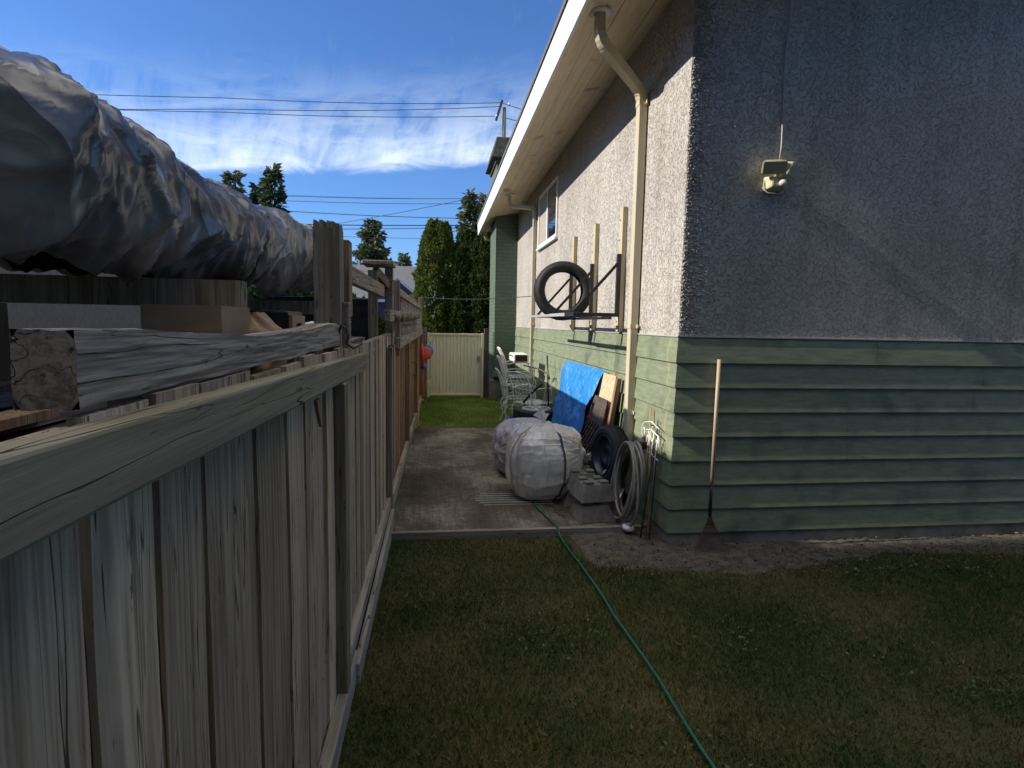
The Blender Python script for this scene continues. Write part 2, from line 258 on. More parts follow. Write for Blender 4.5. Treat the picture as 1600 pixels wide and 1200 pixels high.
def slab_mat():
    m = bpy.data.materials.new('stained concrete slab'); m.use_nodes = True; t = m.node_tree; b = P(m); b.inputs['Roughness'].default_value = .9; b.inputs['Specular IOR Level'].default_value = .25
    tc = N(t, 'ShaderNodeTexCoord')
    def nz(s, d=6, dist=0):
        mp = N(t, 'ShaderNodeMapping'); mp.inputs['Scale'].default_value = s; L(t, tc.outputs['Object'], mp.inputs[0])
        n = N(t, 'ShaderNodeTexNoise'); n.inputs['Scale'].default_value = 1; n.inputs['Detail'].default_value = d; n.inputs['Roughness'].default_value = .68; n.inputs['Distortion'].default_value = dist; L(t, mp.outputs[0], n.inputs['Vector']); return n.outputs[0]
    a = nz((1.3, 1.0, 1), 8, .4); br = nz((60, 1.2, 1), 3); fi = nz((30, 30, 30), 6); brx = nz((2, 45, 1), 3)
    v = math_n(t, 'ADD', math_n(t, 'MULTIPLY', a, .58), math_n(t, 'ADD', math_n(t, 'MULTIPLY', br, .12), math_n(t, 'ADD', math_n(t, 'MULTIPLY', fi, .20), math_n(t, 'MULTIPLY', brx, .10))))
    rp = N(t, 'ShaderNodeValToRGB'); L(t, v, rp.inputs[0]); e = rp.color_ramp.elements
    e[0].position = .40; e[0].color = (.045, .037, .027, 1); e[1].position = .62; e[1].color = (.32, .295, .24, 1); x = e.new(.5); x.color = (.11, .096, .074, 1)
    L(t, rp.outputs[0], b.inputs['Base Color'])
    bu = N(t, 'ShaderNodeBump'); bu.inputs['Distance'].default_value = .006; L(t, math_n(t, 'ADD', fi, br), bu.inputs['Height']); L(t, bu.outputs[0], b.inputs['Normal'])
    return m
M_slab = slab_mat()
def leafmat(name, c1, c2, isl=.45, tr=.25, sc=2.5):
    return mat(name, c1, .6, c2, (sc, sc, sc), island=isl, tr=tr, spec=.3)
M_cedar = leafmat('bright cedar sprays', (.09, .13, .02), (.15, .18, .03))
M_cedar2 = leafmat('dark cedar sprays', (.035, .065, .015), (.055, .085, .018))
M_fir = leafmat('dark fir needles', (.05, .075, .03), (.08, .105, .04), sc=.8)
M_fir2 = leafmat('pale fir needles', (.08, .105, .045), (.13, .15, .06), sc=.8)  # lighter green needles for the paler conifers
M_bush = leafmat('bush leaves', (.035, .075, .02), (.06, .10, .03))
M_bark = mat('bark', (.06, .045, .03), .9, (.10, .08, .06), (20, 20, 3))
# ------------------------------------------------------------------ mesh helpers
ORG = {}
class MB:
    def __init__(s): s.v = []; s.f = []
    def box(s, x0, x1, y0, y1, z0, z1, jit=0):
        p = [(x0, y0, z0), (x1, y0, z0), (x1, y1, z0), (x0, y1, z0), (x0, y0, z1), (x1, y0, z1), (x1, y1, z1), (x0, y1, z1)]
        if jit: p = [tuple(c+random.uniform(-jit, jit) for c in q) for q in p]
        s.hexa(p); return s
    def hexa(s, p):
        b = len(s.v); s.v += [tuple(q) for q in p]
        s.f += [tuple(b+i for i in q) for q in ((0, 3, 2, 1), (4, 5, 6, 7), (0, 1, 5, 4), (1, 2, 6, 5), (2, 3, 7, 6), (3, 0, 4, 7))]
    def hexa_(s, x, y0, z, L_, rn):
        a = rn.uniform(-.03, .03); s.hexa([(x, y0, z), (x+.075, y0, z), (x+.075+a, y0+L_, z), (x+a, y0+L_, z), (x, y0, z+.022), (x+.075, y0, z+.023), (x+.075+a, y0+L_, z+.022), (x+a, y0+L_, z+.023)]); return s
    def bar(s, a, b, wx, h, up=(0, 0, 1)):
        a = Vector(a); b = Vector(b); d = (b-a).normalized(); up = Vector(up)
        sx = d.cross(up)
        if sx.length < 1e-4: sx = Vector((1, 0, 0))
        sx = sx.normalized()*wx/2; uu = sx.normalized().cross(d).normalized()*h/2
        s.hexa([a-sx-uu, a+sx-uu, b+sx-uu, b-sx-uu, a-sx+uu, a+sx+uu, b+sx+uu, b-sx+uu]); return s
    def tube(s, pts, rad, seg=8, closed=False):
        pts = [Vector(p) for p in pts]; n = len(pts); b = len(s.v)
        rads = rad if isinstance(rad, (list, tuple)) else [rad]*n
        nrm = None
        for i, p in enumerate(pts):
            if closed: d = pts[(i+1) % n]-pts[i-1]
            else: d = pts[min(i+1, n-1)]-pts[max(i-1, 0)]
            d = d.normalized() if d.length > 1e-9 else Vector((0, 0, 1))
            if nrm is None:
                nrm = d.orthogonal().normalized()
            else:
                nrm = (nrm-d*nrm.dot(d)); nrm = nrm.normalized() if nrm.length > 1e-6 else d.orthogonal().normalized()
            bi = d.cross(nrm)
            for k in range(seg):
                a = 2*math.pi*k/seg; s.v.append(tuple(p+(nrm*math.cos(a)+bi*math.sin(a))*rads[i]))
        for i in range(n if closed else n-1):
            j = (i+1) % n
            for k in range(seg):
                k2 = (k+1) % seg; s.f.append((b+i*seg+k, b+i*seg+k2, b+j*seg+k2, b+j*seg+k))
        if not closed:
            s.f.append(tuple(b+k for k in reversed(range(seg)))); s.f.append(tuple(b+(n-1)*seg+k for k in range(seg)))
        return s
    def lathe(s, prof, cen, axis, seg=48, closed=True):
        """prof: (radius, along axis)"""
        ax = Vector(axis).normalized(); e1 = ax.orthogonal().normalized(); e2 = ax.cross(e1); cen = Vector(cen); b = len(s.v); m = len(prof)
        for k in range(seg):
            a = 2*math.pi*k/seg; d = e1*math.cos(a)+e2*math.sin(a)
            for (rr, h) in prof: s.v.append(tuple(cen+d*rr+ax*h))
        for k in range(seg):
            k2 = (k+1) % seg
            for i in range(m if closed else m-1):
                j = (i+1) % m; s.f.append((b+k*m+i, b+k2*m+i, b+k2*m+j, b+k*m+j))
        return s
    def poly(s, pts):
        b = len(s.v); s.v += [tuple(p) for p in pts]; s.f.append(tuple(range(b, b+len(pts)))); return s
    def prism(s, pts, off):
        """extrude polygon pts by off"""
        b = len(s.v); n = len(pts); off = Vector(off); s.v += [tuple(p) for p in pts]; s.v += [tuple(Vector(p)+off) for p in pts]
        s.f.append(tuple(range(b, b+n))); s.f.append(tuple(range(b+2*n-1, b+n-1, -1)))
        for i in range(n): j = (i+1) % n; s.f.append((b+i, b+n+i, b+n+j, b+j))
        return s
    def grid(s, fn, nu, nv, closedu=False):
        b = len(s.v)
        for i in range(nu):
            for j in range(nv): s.v.append(tuple(fn(i/(nu if closedu else nu-1), j/(nv-1))))
        for i in range(nu if closedu else nu-1):
            for j in range(nv-1):
                i2 = (i+1) % nu; s.f.append((b+i*nv+j, b+i2*nv+j, b+i2*nv+j+1, b+i*nv+j+1))
        return s
    def build(s, name, m, parent=None, smooth=False, org=None, bevel=0, sub=0):
        if parent is not None: o3 = ORG[parent.name]
        else: o3 = Vector(org) if org is not None else Vector((0, 0, 0))
        me = bpy.data.meshes.new(name); me.from_pydata([(x-o3.x, y-o3.y, z-o3.z) for x, y, z in s.v], [], s.f); me.update()
        if smooth: me.polygons.foreach_set('use_smooth', [True]*len(me.polygons))
        me.materials.append(m); o = bpy.data.objects.new(name, me); C.objects.link(o)
        if parent is not None: o.parent = parent
        else: o.location = o3
        ORG[o.name] = o3
        if bevel:
            bm = o.modifiers.new('bevel', 'BEVEL'); bm.width = bevel; bm.segments = 2; bm.limit_method = 'ANGLE'
        if sub:
            sm = o.modifiers.new('sub', 'SUBSURF'); sm.levels = sub; sm.render_levels = sub
        return o
def tag(o, label=None, cat=None, group=None, kind=None):
    if label: o['label'] = label
    if cat: o['category'] = cat
    if group: o['group'] = group
    if kind: o['kind'] = kind
    return o
def thing(name, loc, label, cat, group=None):
    o = bpy.data.objects.new(name, None); o.empty_display_size = .1; C.objects.link(o); o.location = loc; ORG[o.name] = Vector(loc)
    return tag(o, label, cat, group)
def copy_thing(root, loc, label=None, rz=None):
    def rec(o, par):
        c = o.copy(); C.objects.link(c); c.parent = par; ORG[c.name] = ORG[o.name]
        for ch in [x for x in o.children]: rec(ch, c)
        return c
    n = rec(root, None); n.location = loc
    if rz is not None: n.rotation_euler.z = rz
    if label: n['label'] = label
    return n
def fast_mesh(name, V, Fq, m, parent=None, org=(0, 0, 0)):
    """V (n,3), Fq (k,q) arrays"""
    o3 = ORG[parent.name] if parent is not None else Vector(org)
    V = V-np.array(o3); me = bpy.data.meshes.new(name); q = Fq.shape[1]
    me.vertices.add(len(V)); me.vertices.foreach_set('co', V.astype(np.float32).ravel())
    me.loops.add(Fq.size); me.loops.foreach_set('vertex_index', Fq.astype(np.int32).ravel())
    me.polygons.add(len(Fq)); me.polygons.foreach_set('loop_start', np.arange(0, Fq.size, q, dtype=np.int32)); me.polygons.foreach_set('loop_total', np.full(len(Fq), q, dtype=np.int32))
    me.update(calc_edges=True); me.materials.append(m); o = bpy.data.objects.new(name, me); C.objects.link(o)
    if parent is not None: o.parent = parent
    else: o.location = o3
    ORG[o.name] = o3; return o
def leaves(P0, D, size, wid):
    """P0 base points, D directions (n,3): one folded diamond per leaf"""
    n = len(P0); D = D/np.linalg.norm(D, axis=1, keepdims=True)
    S = np.cross(D, rng.normal(size=(n, 3))); S /= np.linalg.norm(S, axis=1, keepdims=True)+1e-9
    sz = (size*rng.uniform(.6, 1.3, n))[:, None]
    V = np.stack([P0, P0+D*sz*.5+S*sz*wid, P0+D*sz, P0+D*sz*.5-S*sz*wid], 1).reshape(-1, 3)
    return V, np.arange(4*n).reshape(n, 4)
def nz(p, s=1.0, o=0): return noise.noise(Vector((p[0]*s+o, p[1]*s+o*1.7, p[2]*s-o)))
def fbm(p, s=1.0, oct=4): return noise.fractal(Vector(p)*s, 1.0, 2.0, oct)
# ================================================================== SETTING
FX = lambda y: -.41+.0115*y           # fence line (outer face of the boards)
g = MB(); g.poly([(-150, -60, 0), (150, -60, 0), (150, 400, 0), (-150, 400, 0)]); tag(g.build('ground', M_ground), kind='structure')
SZ = .05; SY0 = 4.22; SY1 = 8.62; JY = 6.20
s_ = MB(); s_.box(-.34, 1.72, SY0+.05, JY-.006, -.2, SZ); s_.box(-.33, 1.72, JY+.006, SY1, -.2, SZ-.004)
tag(s_.build('path', M_slab, bevel=.006), kind='structure')
e_ = MB(); e_.box(-.37, 1.62, SY0, SY0+.045, -.1, SZ+.010); tag(e_.build('slab_edging', xwood, org=(0, SY0, 0)), 'weathered timber edging board along the front of the concrete slab', 'edging board')
# soil strip by the foundation, uneven
def soilf(uu, vv):
    x = 1.05+uu*8.0; edge = 3.55 + (.12*math.sin(x*2.3)) + .08*nz((x, 0, 0), 5); y = edge + vv*(4.4-edge)
    return (x, y, .008+.018*vv+.012*nz((x, y, 0), 7)+.010*nz((x, y, 0), 25) - (.03 if vv < .02 or uu < .002 else 0))
tag(MB().grid(soilf, 260, 34).build('soil_strip', M_soil, smooth=True), kind='structure')
# lawn blades (uncountable)
def blades(n, x0, x1, y0, y1, h, mask, m, name, z=0.0, lean=.9):
    x = rng.uniform(x0, x1, n); y = rng.uniform(y0, y1, n)
    k = mask(x, y); x = x[k]; y = y[k]; n = len(x)
    patch = .6+.4*np.sin(x*3.1+1.3*np.sin(y*2.2))*np.sin(y*2.7+x)
    hh = h*rng.uniform(.35, 1.25, n)*(.55+.6*patch); a = rng.uniform(0, 2*np.pi, n); ln = rng.uniform(.2, lean, n)
    P0 = np.stack([x, y, np.full(n, z)], 1); tip = P0+np.stack([np.cos(a)*ln*hh, np.sin(a)*ln*hh, hh], 1)
    b = rng.uniform(0, np.pi, n); wv = np.stack([np.cos(b), np.sin(b), np.zeros(n)], 1)*(rng.uniform(.0012, .0026, n))[:, None]
    V = np.stack([P0-wv, P0+wv, tip], 1).reshape(-1, 3)
    return fast_mesh(name, V, np.arange(3*n).reshape(n, 3), m)
def m_near(x, y):
    edge = 3.62+.12*np.sin(x*2.3)+rng.normal(0, .13, len(x))
    dens = np.clip(2.6-.45*y, .35, 1)
    bare = (x > 1.0) & (y > edge)
    thin = .72+.28*np.sin(x*4+2*np.sin(y*3.1))*np.sin(y*3.7-x*1.3)
    return (y < SY0-.01) & (x > FX(y)+.05) & ~bare & (rng.uniform(0, 1, len(x)) < dens*thin)
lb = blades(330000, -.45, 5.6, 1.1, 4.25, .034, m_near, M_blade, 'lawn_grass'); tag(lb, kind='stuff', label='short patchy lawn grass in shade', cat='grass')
M_dead = grass_mat('pale dead blades', (.12, .10, .05), (.16, .13, .06), (.20, .17, .08), (.24, .20, .10))
tag(blades(16000, -.45, 5.6, 1.1, 4.15, .05, m_near, M_blade, 'grass_tufts', lean=1.4), kind='stuff', label='longer bent grass blades among the short lawn', cat='grass')
tag(blades(14000, -.45, 5.6, 1.1, 4.15, .022, m_near, M_dead, 'dead_grass', .004, lean=2.5), kind='stuff', label='pale dead grass blades lying in the lawn', cat='grass')
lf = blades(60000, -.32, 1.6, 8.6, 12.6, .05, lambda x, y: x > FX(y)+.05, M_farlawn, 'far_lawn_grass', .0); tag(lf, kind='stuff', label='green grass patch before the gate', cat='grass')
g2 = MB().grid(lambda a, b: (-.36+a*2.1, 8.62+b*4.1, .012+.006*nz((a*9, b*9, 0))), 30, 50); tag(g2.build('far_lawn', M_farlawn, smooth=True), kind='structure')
# clover leaves
n = 6000; x = rng.uniform(-.35, 4.5, n); y = rng.uniform(1.3, 4.0, n)
cmask = np.array([noise.noise(Vector((a*1.6, b*1.6, 3))) > .08 for a, b in zip(x, y)]) & (y < 3.35); x = x[cmask]; y = y[cmask]; n = len(x)
V, Fq = leaves(np.stack([x, y, rng.uniform(.012, .034, n)], 1), np.stack([rng.normal(size=n), rng.normal(size=n), rng.uniform(-.1, .35, n)], 1), .017, .42)
tag(fast_mesh('clover_patch', V, Fq, M_clover), 'small clover leaves scattered through the lawn', 'clover', kind='stuff')
# leaf litter by the foundation
n = 1500; x = rng.uniform(1.1, 6.5, n); y = rng.uniform(3.3, 4.0, n)
V, Fq = leaves(np.stack([x, y, rng.uniform(.02, .035, n)], 1), np.stack([rng.normal(size=n), rng.normal(size=n), rng.uniform(-.1, .3, n)], 1), .022, .3)
M_litter = mat('dry leaf litter', (.09, .07, .04), .8, (.15, .12, .08), (9, 9, 9), island=.5)
tag(fast_mesh('leaf_litter', V, Fq, M_litter), 'dry leaf litter on the soil by the foundation', 'leaf litter', kind='stuff')
# ================================================================== HOUSE
WX, CY = 1.73, 3.95
sag = lambda y: -.016*max(0, y-4.5)
house = thing('house', (WX, CY, 0), 'two tone house with grey stucco above green lap siding and a deep white eave', 'house')
EY = 14.2
# stucco walls (closed box) and gable
b = MB(); zt = 4.04
b.box(WX, 12.0, CY, EY-.4, 1.555, zt)
b.prism([(WX, CY, zt), (12, CY, zt), (6.9, CY, zt+1.75)], (0, EY-.4-CY, 0))
b.build('stucco_wall', M_stucco, house)
# loose nibs of stucco standing proud round the shaded side of the corner
nbm = MB(); rn = random.Random(3)
for k in range(2600):
    d = rn.expovariate(1/.07); z = rn.uniform(1.58, 3.95)
    if d > .5: continue
    a, b_, c = rn.uniform(.004, .014), rn.uniform(.006, .013)*(1 if d < .2 else .8), rn.uniform(.004, .014)
    x = WX+.003+d; t_ = rn.uniform(-.6, .6); y = CY+.0015; q = [(x-a, y, z-c*t_), (x+a*.4, y, z+c), (x+a, y, z+c*t_), (x-a*.3, y, z-c), (x+a*.1, y-b_, z)]
    i0 = len(nbm.v); nbm.v += q; nbm.f += [(i0, i0+1, i0+4), (i0+1, i0+2, i0+4), (i0+2, i0+3, i0+4), (i0+3, i0, i0+4)]
nb_o = nbm.build('stucco_nibs', M_stucco, house); nb_o['kind'] = 'stuff'
# lap siding: eight rows, slanted boards, west and south
zr = [1.545-.1795*i for i in range(9)]
wb = MB(); sb = MB()
for i in range(8):
    zt_, zb_ = zr[i], zr[i+1]
    if i == 0: zt_ -= 0
    t0, t1 = .004, .020     # projection at top / bottom
    j = random.uniform(-.001, .001)
    ys = [CY-t0, 12.25]
    # west boards
    segs = [CY, 5.35 if i % 2 else 7.2, 9.4 if i % 3 else 10.6, 12.25]
    for k in range(3):
        a0 = segs[k]+(.0008 if k else 0); a1 = segs[k+1]-.0008
        ya0 = a0-(t0 if k == 0 else 0); yb0 = a0-(t1 if k == 0 else 0)
        wb.hexa([(WX-t1-j, yb0, zb_), (WX+.05, yb0, zb_), (WX+.05, a1, zb_), (WX-t1-j, a1, zb_), (WX-t0, ya0, zt_), (WX+.05, ya0, zt_), (WX+.05, a1, zt_), (WX-t0, a1, zt_)])
    js = [WX-t1+.002]+sorted([WX+random.uniform(1.2, 3.6), WX+random.uniform(4.2, 7.5)])+[12]
    for q in range(3):
        xa = js[q]+(.001 if q else 0); xb = js[q+1]-.001; xc = xa+(t1-t0 if q == 0 else 0)
        sb.hexa([(xa, CY-t1-.0015, zb_+.001), (xb, CY-t1-.0015, zb_+.001), (xb, CY+.04, zb_+.001), (xa, CY+.04, zb_+.001), (xc, CY-t0-.0015, zt_-.001), (xb, CY-t0-.0015, zt_-.001), (xb, CY+.04, zt_-.001), (xc, CY+.04, zt_-.001)])
o = wb.build('siding', M_sidW, house); o = sb.build('siding', M_sidS, house)
MB().box(WX-.012, 12.0, CY-.012, EY-.4, 1.549, 1.558).build('flashing', M_cable, house)
MB().box(WX+.02, 11.98, CY+.02, EY-.45, -.2, 1.54).build('inner_wall', M_sidS, house)
fb = MB(); fb.box(WX-.004, 12.0, CY-.006, EY-.45, -.2, .108)
fb.build('foundation', M_fnd, house)
# roof: eave edge at X 1.03, slope up to ridge, sagging slightly to the far end
def zs(x, y): return 3.925+.155*(x-1.06)+sag(y)
rf = MB(); XE = 1.005; sl_ = .34
ys = np.linspace(3.35, EY, 12)
def roofp(x, y): return (x, y, 4.155+sl_*(x-XE)+sag(y))
for a, b_ in zip(ys[:-1], ys[1:]):
    rf.hexa([roofp(XE, a)[:2]+(roofp(XE, a)[2]-.02,), (6.9, a, roofp(6.9, a)[2]-.02), (6.9, b_, roofp(6.9, b_)[2]-.02), (XE, b_, roofp(XE, b_)[2]-.02), roofp(XE, a)[:2]+(roofp(XE, a)[2]+.022,), (6.9, a, roofp(6.9, a)[2]+.022), (6.9, b_, roofp(6.9, b_)[2]+.022), (XE, b_, roofp(XE, b_)[2]+.022)])
    rf.hexa([(6.9, a, roofp(6.9, a)[2]-.02), (12.8, a, roofp(1.005, a)[2]-.02), (12.8, b_, roofp(1.005, b_)[2]-.02), (6.9, b_, roofp(6.9, b_)[2]-.02), (6.9, a, roofp(6.9, a)[2]+.022), (12.8, a, roofp(1.005, a)[2]+.022), (12.8, b_, roofp(1.005, b_)[2]+.022), (6.9, b_, roofp(6.9, b_)[2]+.022)])
roof = rf.build('roof', M_roof, house)
fa = MB()
for a, b_ in zip(ys[:-1], ys[1:]):
    s0, s1 = sag(a), sag(b_)
    fa.hexa([(1.035, a, 3.868+s0), (1.062, a, 3.868+s0), (1.062, b_, 3.868+s1), (1.035, b_, 3.868+s1), (1.020, a, 4.132+s0), (1.062, a, 4.132+s0), (1.062, b_, 4.132+s1), (1.020, b_, 4.132+s1)])
fa.build('fascia', M_white, house)
fm = MB()   # thin moulding under the eave between fascia and soffit
for a, b_ in zip(ys[:-1], ys[1:]):
    s0, s1 = sag(a), sag(b_)
    fm.hexa([(1.064, a, 3.874+s0), (1.112, a, 3.886+s0), (1.112, b_, 3.886+s1), (1.064, b_, 3.874+s1), (1.064, a, 3.94+s0), (1.112, a, 3.94+s0), (1.112, b_, 3.94+s1), (1.064, b_, 3.94+s1)])
fm.build('eave_moulding', M_soffit, house)
so_ = MB(); xs = [1.135, 1.235, 1.36, 1.485, 1.61, 1.735]
for k in range(5):
    cuts = sorted([3.4, EY]+[random.uniform(4, 13) for _ in range(3)])
    for a, b_ in zip(cuts[:-1], cuts[1:]):
        for (y0, y1) in [(a+.001, (a+b_)/2), ((a+b_)/2, b_-.001)]:
            x0, x1 = xs[k]+.0015, xs[k+1]-.0015
            so_.hexa([(x0, y0, zs(x0, y0)), (x1, y0, zs(x1, y0)), (x1, y1, zs(x1, y1)), (x0, y1, zs(x0, y1)), (x0, y0, zs(x0, y0)+.015), (x1, y0, zs(x1, y0)+.015), (x1, y1, zs(x1, y1)+.015), (x0, y1, zs(x0, y1)+.015)])
so_.build('soffit', M_soffit, house)
# rake (gable) boards
rk = MB()
for (xa, xb) in ((1.02, 6.9), (12.78, 6.9)):
    za = 4.0; zb = 4.0+sl_*5.89
    rk.hexa([(xa, 3.32, za-.1), (xb, 3.32, zb-.1), (xb, 3.35, zb-.1), (xa, 3.35, za-.1), (xa, 3.32, za+.14), (xb, 3.32, zb+.14), (xb, 3.35, zb+.14), (xa, 3.35, za+.14)])
rk.build('rake_board', M_white, house)
# window
wz0, wz1, wy0, wy1 = 2.86, 3.70, 8.22, 9.70
fr = MB(); T = .05
fr.box(WX-.028, WX+.01, wy0, wy1, wz1-T, wz1); fr.box(WX-.028, WX+.01, wy0, wy1, wz0, wz0+T)
fr.box(WX-.026, WX+.01, wy0+.001, wy0+T, wz0+T, wz1-T); fr.box(WX-.026, WX+.01, wy1-T, wy1-.001, wz0+T, wz1-T); fr.box(WX-.022, WX+.01, (wy0+wy1)/2-.03, (wy0+wy1)/2+.03, wz0+T, wz1-T)
win = fr.build('window', M_vinyl, house, bevel=.003)
MB().box(WX-.009, WX-.004, wy0+T, (wy0+wy1)/2-.03, wz0+T, wz1-T).build('pane', M_glass, win)
MB().box(WX-.009, WX-.004, (wy0+wy1)/2+.03, wy1-T, wz0+T, wz1-T).build('pane', M_blind, win)['label'] = 'window pane with a beige blind drawn down'
MB().box(WX-.05, WX+.01, wy0-.02, wy1+.02, wz0-.03, wz0-.001).build('sill', M_vinyl, win)
# chimney
cx0, cx1, cy0, cy1 = 1.27, WX, 12.25, 13.45
ch = MB().box(cx0, cx1+.02, cy0, cy1, .0, 5.0).build('chimney', M_brick, house)
cc = MB(); cc.box(cx0-.04, cx1+.3, cy0-.04, cy1+.04, 4.9, 4.98); cc.hexa([(cx0-.14, cy0-.12, 4.98), (cx1+.3, cy0-.12, 4.98), (cx1+.3, cy1+.12, 4.98), (cx0-.14, cy1+.12, 4.98), (cx0-.02, cy0-.02, 5.42), (cx1+.3, cy0-.02, 5.42), (cx1+.3, cy1+.02, 5.42), (cx0-.02, cy1+.02, 5.42)])
M_cap = mat('mossy concrete chimney cap', (.05, .055, .04), .95, (.10, .10, .075), (14, 14, 14), 1, None, .01)
cc.build('cap', M_cap, ch, bevel=.02)
MB().box(cx0-.09, cx1-.02, cy0-.16, cy0+.3, 0, .42).build('footing', M_fnd, ch, bevel=.01)
MB().box(cx0-.03, cx0+.16, cy0-.22, cy0-.01, .50, .60).build('ledge', M_conc, ch, bevel=.01)
# downspouts
def rect_sweep(mb, pts, wy, wx):
    """rectangular pipe swept through pts, ribs ignored"""
    for a, b_ in zip(pts[:-1], pts[1:]): mb.bar(a, b_, wy, wx, up=(-1, 0, .01))
def spout(y, yo, xo, zb, zt, wy, wx, zelb, name='downspout'):
    mb = MB(); X = WX-.012-wx/2
    mb.box(X-wx/2, X+wx/2, y-wy/2, y+wy/2, zb, zelb-.04)
    zso = zs(xo, yo)
    # elbows: profile swept with many short rings
    path = [Vector((xo, yo, zso+.01)), Vector((xo, yo, zso-.10))]
    d1 = Vector((X, y, zelb)) ; p0 = Vector((xo, yo, zso-.20))
    for k in range(1, 9):
        t = k/8; q = (Vector((xo, yo, zso-.10))*(1-t)**2+p0*2*t*(1-t)+(p0+(d1-p0).normalized()*.10)*t*t); path.append(q)
    q1 = d1-(d1-p0).normalized()*.10
    for k in range(0, 9):
        t = k/8; path.append(q1*(1-t)**2+d1*2*t*(1-t)+(d1-Vector((0, 0, .10)))*t*t)
    n_ = len(path); b = len(mb.v)
    for i, p in enumerate(path):
        dd = (path[min(i+1, n_-1)]-path[max(i-1, 0)]).normalized(); horiz = Vector((0, 1, 0)); sx = (horiz-dd*horiz.dot(dd)).normalized(); uu = dd.cross(sx).normalized()
        rib = 1.0+(.06 if (2 <= i <= 9 or i >= 11) and i % 2 else 0)
        for a_, b__ in ((-1, -1), (1, -1), (1, 1), (-1, 1)): mb.v.append(tuple(p+sx*a_*wy/2*rib+uu*b__*wx/2*rib))
    for i in range(n_-1):
        for k in range(4): k2 = (k+1) % 4; mb.f.append((b+i*4+k, b+i*4+k2, b+(i+1)*4+k2, b+(i+1)*4+k))
    d = mb.build(name, M_spout, house, bevel=.004)
    for zz in (zelb-.10, 1.60, .86):
        bk = MB()
        bk.box(X-wx/2-.004, WX-.002, y-wy/2-.004, y+wy/2+.004, zz, zz+.035)
        bk.box(WX-.030, WX-.0225, y-wy/2-.035, y+wy/2+.035, zz+.003, zz+.032)
        bk.build('strap', M_spout, d)
    fl = MB(); fl.lathe([(.03, -.004), (.085, -.004), (.088, -.012), (.06, -.024), (.03, -.024)], (xo, yo, zso), (0, 0, 1), 24); fl.build('flange', M_spout2, d, smooth=True)
    return d
spout(4.80, 4.46, 1.215, .16, 3.6, .085, .065, 3.52)
spout(9.98, 10.35, 1.30, .45, 3.6, .075, .055, 3.58)
spout(13.9, 13.9, 1.18, 3.2, 3.5, .06, .055, 3.45)
# security light on the shaded wall, and its cable
LY = CY
sec = thing('security_light', (2.37, LY, 2.55), 'cream twin head security floodlight with motion sensor on the shaded stucco wall', 'light')
def rbox(mb, c, sx, sy, sz, taper=.8):
    x, y, z = c; t = taper
    mb.hexa([(x-sx, y, z-sz), (x+sx, y, z-sz), (x+sx*t, y-sy, z-sz*t), (x-sx*t, y-sy, z-sz*t), (x-sx, y, z+sz), (x+sx, y, z+sz), (x+sx*t, y-sy, z+sz*t), (x-sx*t, y-sy, z+sz*t)])
mb = MB(); rbox(mb, (2.37, LY-.002, 2.635), .075, .085, .05, .72); mb.build('sensor_housing', M_yel, sec, bevel=.012)
mb = MB(); mb.lathe([(0.001, 0), (.022, 0), (.024, .02), (.018, .04), (.001, .045)], (2.385, LY-.082, 2.632), (0.1, -1, -.25), 20, closed=False); mb.build('sensor_lens', M_vinyl, sec, smooth=True)
def lamp_head(c, ax, size=.062):
    mb = MB(); ax = Vector(ax).normalized(); e = Vector((0, 0, 1)); sx = ax.cross(e).normalized(); uu = sx.cross(ax).normalized(); c = Vector(c)
    def ring(k, d): return [c+ax*d+sx*a*size*1.35*k+uu*b_*size*.78*k for a, b_ in ((-1, -1), (1, -1), (1, 1), (-1, 1))]
    mb.hexa(ring(.62, -.05)+ring(1.0, .03)); return mb
h1 = lamp_head((2.315, LY-.095, 2.735), (-.25, -.75, -.5)).build('lamp_head', M_yel, sec, bevel=.012)
h2 = lamp_head((2.445, LY-.085, 2.725), (.6, -.65, -.45)).build('lamp_head', M_yel, sec, bevel=.012)
M_lens = mat('dusty lamp glass', (.50, .47, .38), .6)
def lens(par, c, ax, size=.054):
    ax = Vector(ax).normalized(); e = Vector((0, 0, 1)); sx = ax.cross(e).normalized(); uu = sx.cross(ax).normalized(); c = Vector(c)+ax*.0315; mb = MB()
    q = [c+sx*a*size*1.35+uu*b_*size*.78 for a, b_ in ((-1, -1), (1, -1), (1, 1), (-1, 1))]; mb.prism(q, ax*.003); mb.build('lens', M_lens, par)
lens(h1, (2.315, LY-.095, 2.735), (-.25, -.75, -.5)); lens(h2, (2.445, LY-.085, 2.725), (.6, -.65, -.45))
MB().tube([(2.38, LY-.01, 2.68), (2.385, LY-.05, 2.72), (2.35, LY-.06, 2.74)], .012).tube([(2.385, LY-.05, 2.72), (2.42, LY-.06, 2.73)], .011).build('swivel_arm', M_yel, sec, smooth=True)
MB().tube([(2.30, LY-.02, 2.66), (2.285, LY-.03, 2.60), (2.31, LY-.05, 2.565), (2.38, LY-.05, 2.562), (2.44, LY-.03, 2.585)], .005).build('wire_loop', M_cable, sec, smooth=True)
pts = [(2.405+.008*math.sin(k*.9), LY-.012-.004*math.sin(k*1.7), 2.78+k*.115) for k in range(13)]
MB().tube(pts, .0055, 6).build('cable', M_cable, sec, smooth=True)
